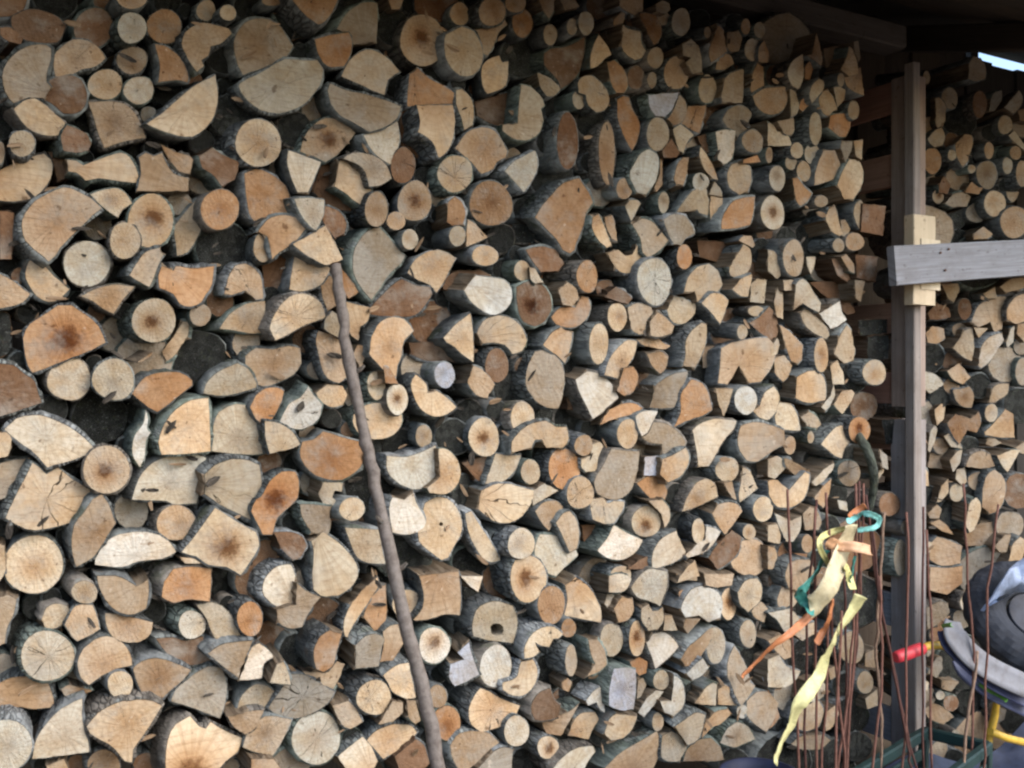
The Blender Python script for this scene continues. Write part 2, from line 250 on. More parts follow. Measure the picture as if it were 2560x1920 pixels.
MAIN = '''
T 0 0
p b 10 14 25 8 45 12 57 22 52 34 45 37 28 36 18 32 10 22
p b 0 24 10 24 20 33 18 38 8 36 0 30
p b -6 0 24 -4 20 8 8 14 -6 14
p d 27 -4 67 -4 64 9 55 16 45 12 34 8
o b 81 24 17 17
o w 114 24 13 13
o O 142 23 15 15
o t 114 -3 13 11
o t 178 9 8 9
o c 197 11 7 7
o d 160 9 5 6
p t 157 38 160 28 170 21 180 20 198 25 200 29 190 38 182 40 180 48 174 52 176 57 170 62 163 52 158 42
p O 134 38 145 41 155 49 162 62 162 71 152 69 137 71 138 55
o t 114 52 13 12
o c 91 73 15 13
o w 120 78 13 12
p g 2 66 6 54 16 44 28 39 40 39 44 42 44 52 41 60 40 71 44 75 38 85 25 84 12 89 5 80
p t 46 50 53 41 64 34 76 35 86 42 91 50 83 57 70 60 63 64 48 66
p b 42 70 50 66 62 65 70 69 75 80 73 92 65 98 55 98 48 92 38 86
p c 12 94 24 85 32 86 45 96 58 108 52 117 40 117 28 113 18 104
p b 58 108 66 111 75 116 79 124 76 130 66 132 55 130 53 117
o c 19 124 11.5 11
p t 76 88 100 88 112 93 120 104 126 119 108 122 90 128 84 112 80 98
p c 127 107 140 98 155 85 170 73 186 65 188 88 183 104 172 115 160 118 143 114 133 110
p c -8 150 20 138 38 133 44 138 45 150 40 160 30 170 12 174 -8 172
p c 58 138 66 139 72 143 85 138 104 132 112 136 117 144 121 156 118 158 100 156 85 154 74 156 66 149 59 148
p t 120 136 126 132 133 135 140 132 143 140 150 150 163 154 163 165 118 165 122 150
p t 138 124 150 131 162 134 167 138 164 150 155 148 148 140
p b 172 135 184 128 195 135 207 140 203 155 192 161 183 150 175 145
o t 0 132 4 10
s b 42 132 54 128 62 134 57 146 60 153 50 156 46 140
T 640 0
p t -19 42 -17 30 -10 20 0 16 12 17 22 24 28 34 32 40 27 48 15 55 0 61 -11 65 -15 58
p c 0 65 12 58 25 51 40 52 53 52 58 60 55 74 46 86 34 94 20 98 4 95 -8 86 -15 75 -14 72
o t 14 0 9 5
p O 28 -6 72 -4 66 10 60 18 54 21 48 17 38 8
p d 16 12 28 8 38 18 50 25 46 32 30 34 22 24
p g 70 25 75 16 84 7 95 2 105 3 105 20 104 36 84 38 82 31 76 28
p O 51 34 65 30 80 28 83 36 81 48 76 57 65 58 58 54 53 44
o t 144 35 19 23 h
o c 176 12 8 10
o t 204 10 12 12
p c 164 30 172 26 178 23 188 27 194 38 196 50 191 62 182 66 172 62 164 50 163 38
p t 190 26 205 21 215 17 217 21 210 28 205 40 200 48 196 46 194 34
p c 195 60 200 52 210 48 213 54 218 53 217 70 213 76 200 81 196 74
p t 74 66 80 53 90 45 100 43 111 48 120 57 124 62 114 69 111 82 100 78 88 72
p t 62 78 64 72 78 78 100 83 125 92 122 102 110 110 98 114 86 107 72 99 65 90
p O 131 80 133 64 140 59 150 68 162 74 172 81 172 90 150 90 131 92
p c 139 91 170 91 172 105 170 120 165 131 158 136 152 122 140 114 142 105
s b 124 93 138 92 142 105 140 114 150 122 156 136 140 137 126 130
p c 173 78 178 77 185 84 188 95 187 108 180 112 177 100 173 90
p t 113 -4 129 -4 124 8 117 8
o c 2 123.5 19.5 21 x
p t 38 131 42 118 50 108 60 102 70 103 80 109 86 115 78 125 70 134 60 140 50 135 h
p w 93 117 105 112 118 102 122 105 124 118 122 130 116 142 105 135 97 125
o b 127 143 11 15
p t 172 128 182 115 195 110 206 113 213 122 217 130 216 136 208 140 205 146 195 150 186 140 178 133
o c 172 150 15 16 x
p w 28 130 40 134 56 140 50 155 45 166 36 166 30 152 27 140
p g 76 137 84 132 100 134 112 142 117 154 108 160 98 161 92 145
p c 72 139 78 136 88 146 97 158 100 168 97 181 86 174 76 166 68 161
s b 50 166 56 141 72 139 68 161 86 174 97 181 76 182 60 176
p O -10 150 0 146 12 150 22 157 28 166 32 183 18 185 8 188 4 195 -4 188 -8 172
T 1280 0
o t 3 2 9 9
o O 9 20 9 12
p t 22 -4 37 -4 36 9 32 16 27 9
p t 40 -4 54 -2 58 6 46 9
o t 33 30 6 9
o w 52 23 4.5 7.5
o w 64 20 7 10
p t 93 -3 113 -3 113 10 106 13 98 9 93 5
p t 88 17 95 10 98 12 96 20 88 22
p O 110 12 115 11 124 13 129 23 128 33 123 39 118 30
s b 98 17 110 13 118 30 120 38 112 36 111 27 100 25
p c 124 4 130 0 136 3 137 8 133 12 125 10
o c 131 16 6 6
o w 146 19 8 12
p w 96 21 100 25 111 27 112 38 116 44 112 50 106 52 99 47 95 40
s g 80 27 95 28 95 44 86 42
o t 124 50 7 9
p b 28 46 34 42 48 40 63 32 62 48 58 62 50 72 42 77 40 70 33 62 28 56
p c 75 30 82 39 86 47 80 51 74 57 68 59 68 48 71 38
p O 82 54 88 52 95 58 99 66 100 74 97 80 90 80 85 70
o b 107 67 7.5 10
o t 121 69 4 7
p c 22 63 32 67 40 74 42 77 36 83 30 83 24 74
p c 57 72 60 67 67 65 74 69 82 78 84 88 80 95 73 97 66 91 64 82 58 80
o c 58 86 6 8
p c 8 73 16 75 24 82 28 91 25 94 27 104 24 114 16 120 8 121 0 119 -8 113 -8 108 5 107 6 92
s b -32 88 -10 82 6 76 6 92 5 107 -15 108 -30 100
o B 48 122 9 25
o t 82 132 7 27
p O 91 86 96 83 101 84 104 94 110 105 110 114 107 124 104 130 99 122 93 108 91 97
p W 118 82 130 81 145 80 143 88 138 95 132 101 124 100 119 92
o c 126 116 10 14
p t 145 82 150 88 151 98 146 106 140 108 134 103 139 96
p O 152 92 168 91 165 103 162 115 155 112 146 107 150 100
p c 139 112 145 107 152 112 157 117 152 122 148 132 144 130
p b 130 130 138 120 145 132 142 136 131 136
o t 142 63 11 14
p g 147 38 155 34 161 40 164 52 164 62 156 64 150 54 155 50 148 48
o d 137 36 4 6
o t 169 28 3 5
p t 172 38 178 22 183 27 185 40 186 44 178 50 172 54 170 46
p t 186 28 196 27 199 34 196 44 190 45 186 41
o t 202 23 4 7
o c 214 26 5 7
o w 208 43 7 10
p t 214 40 218 35 222 45 221 54 213 53 213 48
p t 176 60 178 52 184 46 189 48 192 55 184 60
o c 169 77 8 12
p g 181 84 184 68 192 62 200 60 200 75 199 89 182 88
p t 206 76 208 64 212 55 217 58 218 74 212 77 207 80
p t 208 83 215 78 221 76 236 75 238 86 234 95 226 99 217 97 211 91
p g 182 103 187 95 196 91 204 94 207 98 204 106 202 113 195 121 192 112 186 110
p W 176 114 184 112 193 113 192 128 189 138 183 142 178 138 178 128
s b 160 118 176 114 178 138 166 130
o t 208 122 9 10
p O 200 138 212 134 215 140 200 141
p c 163 127 168 133 174 144 178 155 173 154 166 146 162 135
p t 141 150 143 142 148 136 153 136 151 150 148 160 142 159 140 155
p w 106 141 112 132 118 129 125 133 127 140 126 150 122 160 116 168 108 166 102 152
p t 128 132 130 135 130 160 125 166 123 162 128 150
o t 97 163 7 9
o w 163 157 7 8
p c 186 150 190 142 198 140 206 144 207 155 204 165 196 168 188 162
p w 0 141 10 135 20 130 22 142 18 155 10 166 5 160 -6 148
p c 170 168 175 157 180 163 182 170
T 0 480
p t 19 30 22 18 30 8 42 1 55 -4 68 0 78 5 88 14 80 20 68 32 56 44 52 48 48 55 42 60 38 56 30 50 22 42
p c 78 2 90 -2 102 -3 110 3 114 10 106 15 102 22 94 17 88 12
o c 130 25 20 23 h
p c 170 6 174 14 175 26 170 40 162 52 153 55 152 44 150 30 158 20
o O 190 15 16 18
p b 0 16 12 18 11 40 10 58 0 58
o c 108 42 13 16
p c 22 70 25 60 33 54 38 62 44 70 60 84 52 92 42 95 32 90 25 80
o w 75 62 20 20
p t 112 72 118 62 126 52 138 48 141 54 136 65 132 76 129 82 118 76
p O 137 72 140 64 150 68 152 64 170 66 185 64 183 80 178 88 174 95 165 99 155 96 150 88 138 83
p t 194 88 197 75 203 64 212 62 220 66 226 76 227 92 221 93 212 85 200 89
p t -6 68 10 76 20 84 26 88 20 95 8 99 -6 101
p c 70 90 85 83 100 80 116 82 107 92 98 105 88 100 80 94
o c 133 111 19 19 h
o t 173 106 9 10
p c 140 138 150 125 158 112 163 112 162 125 152 140 144 146
p t 119 147 132 138 130 142 122 147
p O 20 126 26 114 40 105 50 98 62 98 74 106 85 116 91 130 80 136 68 141 55 146 40 152 28 156 22 142 h
p d -6 102 8 106 10 125 6 140 -6 145
o w 60 162 19 18
o c 98 162 18 18
p c 190 118 198 106 212 97 229 94 229 108 227 122 215 122 205 120
T 640 480
p w 33 6 45 5 59 7 58 20 52 33 47 30 38 18
p b 60 12 72 17 78 27 76 36 68 40 62 32 56 22
o t 104 15 10 15
o t 137 8 15 17 h
o t 121 25 8 8
o w 133 41 7 9
p O 166 10 172 4 178 9 181 18 179 27 172 30 165 26
o O 203 10 18 20
o c 174 38 7 9
p t 183 24 190 28 200 39 190 44 182 47 182 34
p t 2 34 10 24 22 20 34 22 44 30 38 38 30 46 20 52 14 58 13 50 10 38
o c 6 48 8 13
p c 32 45 45 38 60 29 66 40 75 58 68 61 60 63 50 58 40 52
p c 34 50 45 57 60 63 64 66 58 78 48 84 38 86 29 84 31 70 33 58
s b 5 62 20 52 33 50 31 70 29 84 8 84
p g 84 55 88 44 96 34 106 30 112 36 120 46 125 52 129 55 125 62 116 70 108 82 100 93 92 84 85 72
p c 131 70 138 58 150 51 162 51 173 57 168 66 162 78 156 87 150 80 140 76
p b 96 105 104 94 116 82 126 75 136 80 150 82 152 88 146 98 138 106 125 108 108 107
o c 198 55 11 9
p W 180 85 190 72 205 74 215 76 221 85 220 96 212 104 203 106 192 100 185 94
s b 160 75 175 68 195 68 205 74 190 74 182 86 162 84
p O 74 66 82 76 90 86 80 92 72 80
p t 56 80 62 72 67 76 70 98 62 102 58 92
p c 78 95 90 98 100 100 96 112 90 116 88 128 80 120
p c 12 118 16 106 24 95 35 88 46 89 56 96 60 108 50 112 38 117 28 123 17 128 x
p c 60 110 66 103 71 108 74 120 74 127 64 122 59 118
p t 52 128 54 120 64 123 74 128 76 145 78 160 72 165 62 161 56 148
p t 0 135 15 136 28 133 38 135 39 148 32 158 20 164 8 168 0 166 -8 155 -9 142
p t 100 125 108 112 118 108 128 110 136 120 128 128 126 140 122 150 121 160 112 155 105 148 98 140
p t 88 132 96 134 92 150 90 152 84 140
p c 162 126 172 115 185 105 187 118 188 135 188 147 178 140 172 134 165 130
s b 132 130 160 130 175 138 188 147 150 146 134 140
p c 191 122 196 112 206 107 218 108 228 115 234 128 230 137 222 140 215 132 205 130 196 131
o b 208 150 10 15
o W 163 158 9 11
p t 183 165 188 150 195 153 202 160 206 166 200 178 190 175
p O 110 150 115 152 120 160 123 166 112 165
T 1280 480
p O 20 22 26 12 35 2 45 -8 58 -12 66 0 70 9 64 18 62 28 58 38 54 50 50 53 44 50 38 40 28 30
s d 0 28 20 27 32 37 38 44 34 46 15 44 0 44
p c 69 28 70 22 75 19 79 28 83 38 86 46 82 48 75 42 71 35
p t 80 22 86 20 89 28 91 42 86 40 82 32
p c 98 12 102 7 108 7 111 10 106 20 103 25 100 18
o c 131 9 4.5 9.5
p c 142 18 150 6 158 -2 168 -3 170 10 169 20 162 18 160 15
p c 172 0 180 -3 182 6 182 20 178 24 172 27 171 15
p t 104 28 112 23 120 25 128 33 135 42 128 50 118 57 113 52 111 40
p g 131 24 140 19 150 21 156 30 158 36 150 40 146 46 140 45 135 36
p O 181 32 182 22 190 9 200 5 210 4 208 20 206 28 195 31
o O 149 56 6.5 11
s b 160 42 200 44 190 64 162 56
p c 188 65 196 52 200 45 206 50 207 60 203 70 195 74 189 72
p t 196 42 200 38 207 38 210 46 208 48
p c 190 84 198 75 207 71 207 75 204 90 198 90
p c 206 80 212 75 220 76 218 96 206 95
p c 82 53 92 50 98 55 104 54 108 46 112 52 112 62 106 68 98 70 90 66
o w 123 77 15 20 x
p c 149 86 152 74 160 65 170 62 178 68 182 80 176 88 166 90 160 95 158 86
o O 65 73 9 14
o c 9 68 7 9
p w 15 65 20 66 24 74 27 78 20 79 16 75
p b 12 50 25 47 38 50 45 62 40 68 25 69 18 60
p b 4 82 15 77 26 80 33 90 34 102 28 112 20 116 10 112 5 100 h
p t 40 85 48 78 55 83 58 92 52 99 44 97
p O 34 108 42 100 55 100 60 90 66 92 68 100 64 110 56 116 48 117 38 114
o c 91 108 8.5 12
p b 80 90 90 82 98 86 104 92 100 97 90 94
p t 100 100 108 96 120 98 122 104 116 112 115 122 110 123 103 118
p t 119 112 126 104 132 108 140 116 138 122 128 125 120 124
p c 134 102 140 90 148 92 159 97 158 105 150 113 143 114 137 110
p c 164 96 172 88 180 88 187 94 184 104 180 114 172 104
o c 211 103 7 4.5
p b 205 113 214 108 222 99 228 106 230 120 226 129 215 122
o c 199 121 4.5 6.5
p t 27 132 34 122 42 117 52 122 50 135 46 148 40 142 33 137
o c 75 131 8 18
p c 80 158 84 145 92 134 100 128 108 129 106 140 100 150 94 162 88 160
p t 117 140 128 138 135 142 133 152 128 157 121 150
p c 150 130 155 120 164 113 168 114 168 126 164 140 158 152 148 150 150 140
p t 108 128 122 124 130 130 137 133 130 136 115 133
s t 164 134 185 132 182 150 165 152
p t 181 135 190 130 200 128 212 126 221 126 228 135 225 150 215 164 205 165 196 150 186 166 178 165 180 150
p g 12 166 14 150 20 138 28 136 38 142 45 155 44 175 40 187 30 186 20 180
p W 55 162 65 155 75 157 86 166 92 178 82 186 76 192 70 196 65 186 58 172
p O 97 152 105 151 109 160 105 172 97 176 91 172
p t 119 186 124 168 138 158 152 155 147 170 140 186 128 187
p O 140 203 146 190 146 175 155 162 164 165 170 175 173 188 165 193 150 198
T 0 960
p b -6 -18 12 -16 22 -8 30 -2 33 8 36 16 18 22 0 28 -6 28
p O 114 8 120 0 126 -6 140 -10 155 -10 166 -3 166 1 152 12 142 20 136 24 128 20
p c 176 8 178 0 188 -10 205 -18 215 -12 222 0 221 3 208 7 192 10
p w 4 39 14 30 28 27 42 29 58 36 72 46 83 58 70 63 55 68 41 72 34 64 27 57 14 48
p c -4 42 6 42 10 48 7 62 -4 65
p g -5 70 10 66 26 64 25 70 16 82 8 96 -5 102
p c 28 68 34 72 40 78 50 72 62 82 78 92 82 100 74 112 60 120 40 125 22 125 5 116 12 100 20 85 x
p W 115 50 118 42 124 34 126 22 128 30 127 38 130 42 126 50 125 62 121 72 115 62
o t 92 74 20 21 h
p c 137 50 142 35 152 22 165 14 180 12 181 30 182 58 165 60 140 61
p c 183 58 186 30 198 19 211 18 219 25 226 36 230 50 231 59 220 61 200 60
p w 114 100 120 82 132 68 148 62 168 60 178 64 174 85 170 103 150 104 144 101
p c 177 95 177 78 186 70 200 65 215 66 224 70 226 85 225 110 220 119 208 113 190 104
p t 62 140 64 122 72 112 80 100 88 95 94 104 100 120 92 132 86 142 80 150 66 158
o t 152 120 17 15
p W 82 156 86 142 98 132 115 128 132 129 146 136 152 145 140 151 120 153 105 158
o c 29 156 26 25
p c 157 145 168 132 178 118 186 107 200 116 221 128 224 140 215 155 208 165 196 158 180 156 170 149 h
p c 156 150 166 150 176 155 160 155
p c -6 135 4 140 5 160 0 170 -6 170
T 640 960
p O 0 10 8 4 18 3 24 6 22 15 17 25 12 32 5 34 0 30 -5 20
p W 20 34 28 18 38 12 45 2 50 10 57 18 54 30 45 37 35 39
p c 52 8 62 0 75 2 79 10 75 18 66 20 56 15
p c 8 32 20 34 32 42 38 52 30 56 12 60 8 45
p O 38 58 40 50 50 48 58 41 66 43 78 47 90 50 94 60 90 72 80 80 68 83 52 79 42 70
o c 105 32 21 16
o c 104 1 8 12
o w 122 13 9.5 13 h
p c 134 0 138 -8 147 0 148 8 156 6 165 12 173 20 165 26 154 28 143 22 137 12
o c 145 45 7 10
o c 197 46 13 17 h
p w 113 62 130 63 145 58 155 53 157 65 158 80 150 88 140 91 125 87 114 76
p c 158 56 166 57 174 66 177 78 173 88 164 95 150 94 148 90 159 80
p c 207 60 218 62 229 61 226 70 221 78 210 86 198 86 203 72
s b 178 68 206 60 198 86 190 82
p O 4 98 12 84 22 76 34 76 37 84 36 98 30 105 24 110 18 116 14 130 6 130 0 118 -4 110 0 100 h
p w 54 95 58 85 66 83 75 86 74 93 68 92 66 98 71 103 67 105 58 103
o c 83 108 11 10
p g 38 104 48 104 64 106 64 125 62 130 48 128 40 115
p W 115 108 118 98 128 100 136 94 138 102 144 112 147 120 142 127 128 130 118 128
p c 140 128 144 112 146 103 155 98 165 99 174 108 178 120 176 132 170 142 166 150 160 152 148 143 141 136 k
p c 181 112 186 110 192 120 200 132 208 145 211 152 204 154 196 150 188 138 183 125
p c 192 108 195 92 210 86 225 88 240 92 238 103 230 114 218 120 205 118 x
p c 77 124 90 125 106 126 108 138 112 155 100 155 88 150 82 138
p b 15 128 30 128 40 132 44 140 38 150 32 152 22 142
T 1280 960
o c 9 29 10.5 13.5
s b 47 0 57 0 66 24 48 22
p O 76 35 84 22 96 17 106 17 113 21 104 26 92 29
o c 100 43 9 13
p W 107 28 112 24 120 23 126 24 122 32 117 42 112 45 108 35
p c 0 50 8 40 18 34 30 32 38 37 47 37 49 47 44 55 30 55 26 48 20 48 17 55 0 59
o t 62 53 8 9
p c 60 65 68 62 70 52 76 50 79 54 75 62 73 75 64 76 60 72
o O 45 73 14 17
o c 16 76 8 11
p g 71 85 80 68 86 56 100 58 110 58 109 70 106 84 100 95 90 100 80 98 74 95
p W 115 63 128 62 126 79 114 79
p t 122 33 132 34 142 40 150 50 148 55 138 61 130 60 130 52 118 50 112 46 118 42
p c 130 65 138 62 150 55 153 62 151 72 145 80 135 85 128 78
p O 108 86 118 79 128 81 134 92 132 100 122 100 115 94
p w 156 40 165 33 180 30 194 32 192 38 182 50 174 65 170 71 161 71 159 55
p c 176 4 191 4 188 16 183 28 178 15
o W 202 14 10 12
p c 207 22 214 19 218 8 226 2 231 10 228 24 221 31 214 29
p t 195 48 198 36 208 33 222 35 235 40 236 52 225 58 212 67 203 66 197 58
o c 186 74 10 10.5
p c 147 110 152 97 160 85 168 82 175 86 178 97 168 102 157 107
p c 198 85 200 72 206 76 212 90 205 96 197 102 196 95
p t 183 86 190 84 194 100 190 98
p t 173 112 178 104 188 102 196 105 199 110 192 120 184 130 178 122
o c 217 108 8.5 11
o c 205 128 5.5 7
o c 59 94 12 13.5 x
p w 18 92 28 86 40 92 30 98 18 105
p c 68 100 78 98 82 103 84 103 88 101 97 102 95 110 88 120 80 121 70 117 68 108
o c 116 119 13 13 h
p t 118 101 130 100 136 108 136 118 132 124 129 112
p t 20 110 28 102 38 101 44 106 42 114 36 120 32 127 26 120
p g 38 120 44 112 50 110 56 118 58 130 56 142 50 145 44 132
p W 74 144 82 134 88 122 98 128 113 135 108 144 100 150 92 152 82 150
s b 60 122 88 122 82 134 74 144 62 136
o c 161 127 5.5 11
p W 150 148 160 138 167 135 168 123 176 125 180 128 174 138 165 146 152 150
p w 121 160 122 145 130 133 142 127 150 145 150 148 138 155
p w 20 140 24 130 38 131 52 138 57 148 48 156 38 166 28 162 20 148
o w 8 138 12 13
o w 94 165 9 8
o t 205 150 16 16
p b 170 150 178 138 190 126 198 132 196 145 186 155 178 160
p c 142 172 150 160 158 152 162 166
p b 100 160 110 152 120 148 122 160
T 0 1440
o c 73 14 11 10
p t 84 0 100 0 110 4 118 9 128 3 128 18 126 28 116 33 105 32 94 24 86 10
p O 140 18 142 5 150 -6 165 -8 183 -6 182 10 181 22 165 20 150 23
p t 91 32 100 33 115 36 132 40 130 50 120 57 108 57 97 52 92 42
o w 166 42 12 12 x
p c 170 25 180 23 192 26 202 38 208 52 200 56 188 57 182 46 178 36
o O 216 37 11 15
p g -5 20 6 16 14 20 12 32 6 45 4 58 -5 62
p c 36 38 40 28 48 24 58 26 61 31 56 40 48 45 40 45
p t 56 42 62 30 68 25 80 25 84 36 86 46 76 52 67 56 62 52
o w 41 69 24 21 x
p t 67 75 72 63 82 55 92 52 103 55 112 66 114 77 100 80 88 86 77 94 70 88
o c 104 94 11 12
p t 53 98 60 94 72 97 80 99 70 103 58 106
p t 115 80 122 74 135 71 150 75 165 81 158 90 148 98 138 108 128 106 120 95
p b 135 54 150 53 160 56 175 52 180 65 182 73 165 77 150 72 142 64
p t 180 67 190 60 205 57 218 56 213 68 206 88 198 82 188 74
p g 148 108 152 98 165 87 180 78 192 80 196 95 194 112 190 123 170 115
p t -5 95 10 88 25 87 40 90 46 105 47 113 30 115 18 113 0 115 -5 115
p w 28 158 32 140 45 122 58 112 71 106 71 125 76 142 77 152 55 155
p c 75 130 85 118 100 110 118 107 132 108 140 112 132 125 122 140 115 150 114 161 108 160 100 150 88 142 78 136
o w 5 146 23 22
p c 143 160 145 142 152 128 164 121 172 130 178 132 182 126 195 134 209 140 205 152 195 160 185 172 145 172 h
o t 90 164 14 14
p c 40 164 55 158 60 168 42 170
p c 205 117 208 105 218 95 228 94 242 103 232 112 220 114
p t 197 122 215 117 228 116 222 130 212 137 202 130
p t 210 148 213 137 224 124 235 121 252 124 246 138 236 155 220 152
p W 213 74 217 62 224 58 232 64 236 70 228 76 226 88 214 90 207 90
T 640 1440
p c 12 92 18 76 24 74 28 84 30 94 20 93
p w 6 14 8 2 18 -8 30 -10 34 0 34 24 20 28 10 20
p t 35 6 42 12 50 16 56 18 48 28 42 38 40 44 28 45 20 40 18 29 35 25
p c 50 12 49 -4 50 -22 48 -30 58 -38 70 -30 80 -20 88 -6 85 6 76 14 66 17 56 17
p c 77 52 76 40 82 25 92 12 105 1 106 8 100 18 92 30 84 42 79 53
p O 93 35 98 20 105 10 112 8 113 30 110 46 102 47
o c 131 25 13 13
p t 141 0 175 -4 177 20 176 34 165 33 145 38 136 38 144 28 145 15
p W 177 0 196 0 192 14 184 8
p c 187 42 190 30 200 23 210 22 222 26 226 40 222 58 205 56 188 52 k
p g 86 60 95 52 104 50 111 54 108 66 106 78 95 79 86 80
p t 110 48 116 43 124 42 128 55 124 64 118 73 107 74 110 62
p O 50 65 56 52 64 47 74 50 70 64 66 78 58 83 52 80
p t 40 82 60 84 70 74 77 76 70 92 65 100 52 95
p g 22 98 30 85 40 85 54 92 68 100 62 110 50 118 34 123 20 120 11 114 x
o c 102 105 15 15 x
p c 110 86 120 78 132 75 135 90 138 105 130 106 118 100 114 92
p t 118 108 127 109 127 118 118 126 106 128 112 118
p t 130 107 138 108 142 125 138 128 132 122
o W 154 60 13 16 h
p W 174 66 184 57 186 66 190 78 193 85 180 92 172 95 167 88 168 76 180 72
o W 207 78 14 18
p c 184 115 188 105 194 97 202 100 212 106 222 110 228 112 222 124 212 130 205 132 195 135 186 128 x
o t 157 104 8 10
o O 165 127 12 15
o w 52 140 21 23 x
p t 66 112 80 108 86 114 92 126 82 132 74 128
p w 71 156 80 148 92 139 100 148 105 160 100 170 80 170
p c 96 142 105 133 120 128 135 130 139 135 130 145 120 152 110 158 103 150
p b 120 156 138 141 145 146 150 162 140 170 125 170
p t 168 146 176 136 190 134 202 136 210 144 200 152 190 162 178 172 170 158
p g 192 166 205 152 215 148 222 150 220 170 195 172
p t -4 158 15 158 22 168 -4 172
T 1280 1440
o c 14 2 16 20 h
o O 34 25 11.5 17
p c 46 8 55 1 65 8 72 18 77 30 77 40 60 37 45 34 48 20 x
o O 49 45 6.5 8
p c 11 71 11 62 16 52 25 45 36 44 44 50 40 54 36 54 32 61 25 60 20 57 23 66 18 70
p c 6 80 8 74 18 72 21 78 22 86 18 96 10 103 0 103 -8 98 -8 92 0 90 5 86
o g 51 73 5 14
p t 66 55 74 55 80 64 82 76 76 82 65 87 72 76 68 66
o c 86 55 10 14
o c 108 54 7 15 h
p W 116 58 122 50 132 49 140 55 144 61 136 70 124 80 121 70
p O 102 74 110 70 117 74 116 84 110 86 104 79
p W 84 100 88 80 98 79 107 81 107 100 105 115 94 116 84 112
p c 109 90 113 88 116 94 112 103 108 106
o c 129 90 7 8.5
p W 140 86 146 90 149 100 148 112 140 121 132 118 128 108 138 108
p W 109 118 116 106 124 99 131 100 124 110 114 122
p W 64 108 70 100 76 96 80 102 80 118 76 115 73 109 66 112
p b 17 118 18 108 25 100 33 97 36 106 42 112 40 122 28 125 20 124
p t 43 92 48 88 52 92 49 100 44 98
p c 48 138 54 124 62 118 72 118 75 124 70 132 66 141
p t 26 126 48 118 58 110 50 125 42 138 30 136
o w 31 148 9 10 h
p w 36 166 46 155 58 148 70 147 72 152 66 160 60 172 36 172
p c 80 136 84 124 90 119 108 121 104 132 96 140 86 142
o c 126 126 5 8
p t 80 166 95 152 112 142 125 134 128 145 126 158 120 170 82 172
p c 129 150 130 138 138 134 148 140 151 148 145 160 134 160 129 156
p t 151 150 160 142 172 140 180 148 183 159 170 160 148 160
p c 141 130 152 122 160 118 167 120 164 134 160 142 152 146
p t 164 140 166 128 175 118 186 115 190 119 180 128 174 130 168 136
p w 180 144 186 132 195 126 204 130 210 141 200 145 192 148
p c 158 110 166 98 174 92 177 94 176 112
p c 178 111 178 98 184 94 192 100 194 112
p g 186 85 187 72 192 60 198 70 203 80 206 92 210 95 204 105 198 112 194 105 190 95
o w 176 60 8 16
p t 146 72 152 62 160 55 170 46 174 44 172 55 166 65 158 76 150 78
p W 151 84 158 77 165 71 170 79 164 86 156 90
p W 146 28 150 18 158 10 168 9 178 14 182 24 180 36 170 40 162 34 150 36
o c 187 24 7 14 h
o O 147 16 3 4
p c 195 14 202 4 212 2 216 10 214 22 204 31 197 24
p t 207 30 214 21 221 28 218 40 210 36
o w 204 50 7 12
p c 112 28 118 24 121 30 126 30 130 27 131 38 126 46 118 47 112 38
p c 132 34 138 34 143 47 131 47
p w 84 14 84 0 95 -2 103 2 100 10 94 14
p w 82 16 94 15 88 28 85 31 80 24
p t 88 28 95 18 104 20 105 30 100 38 92 40
p w 103 10 110 0 118 -6 134 -4 134 10 130 20 128 26 120 22 108 18
p t 150 37 163 37 152 50 148 44
p c 142 -2 160 -2 160 4 143 3
p t 166 -2 192 -2 190 8 178 10 168 8
o w 4 134 11 13
p t 203 108 212 100 222 100 230 110 228 120 220 135 210 128 203 120
o W 199 117 5 6
p W 216 88 221 84 226 92 220 96
T 1920 0
p t 34 48 38 47 42 28 45 40 47 50 46 57 40 52
s t 48 42 66 39 68 46 64 60 50 58
p c 63 60 68 50 70 40 74 44 77 54 78 64 70 66
p g 74 36 78 35 80 50 78 53 75 46
p w 17 62 22 52 30 47 31 60 30 70 26 77 21 74 18 68
p O 32 58 36 53 39 60 36 69 32 68
p w 36 82 38 74 44 68 48 70 48 77 44 82 38 89
o w 63 69 3 6
p t 66 67 80 58 83 82 76 80 68 74
p w 57 76 62 75 67 78 66 86 60 93
p c 46 78 52 78 56 84 60 94 52 100 48 98 44 88
p O 28 88 34 81 36 88 34 92 30 96 27 94
p c 19 77 24 80 27 90 25 98 20 101
o t 74 95 5 8
o c 41 111 5.5 14
p O 52 110 54 100 62 98 71 99 71 110 67 118 62 118
p t 8 105 22 102 23 112 20 117 14 115
p c 0 106 5 108 8 114 14 113 18 118 21 126 0 126
p t 63 128 64 122 73 122 72 130 67 141
p c 74 122 82 121 81 138 76 135
o c 25 130 5.5 7
o w 38 133 6.5 9
o c 20 140 5 7
o c 31 148 6 9
o t 1 134 3 7
p t 40 160 42 145 48 130 58 130 62 140 64 148 58 154 48 158
p c 60 160 64 149 70 138 78 138 82 146 81 160 74 172 66 172
o w 8 154 7 11
p O 21 154 26 154 32 162 38 167 34 174 28 178 24 172
T 1920 480
o w 4 18 10 15 h
o t 46 8 6 5
p c 50 24 53 14 58 12 60 20 62 28 65 36 62 38 55 34
p c 63 24 67 24 71 32 68 40 63 37
p c 74 18 76 10 80 7 83 12 82 24 79 32 76 26
o c 61 46 5 6
o t 75 43 8 8
o t 22 57 9 16
p c 0 50 6 52 10 60 11 72 8 75 0 68
p c 33 56 41 56 40 64 37 71 34 64
p t 63 56 68 54 74 62 75 70 70 68
p w 24 80 30 75 36 80 40 88 46 96 44 104 36 100 30 96 22 102
p t 13 76 24 76 22 85 14 85
p c 5 95 9 80 12 77 13 92 13 110 8 108
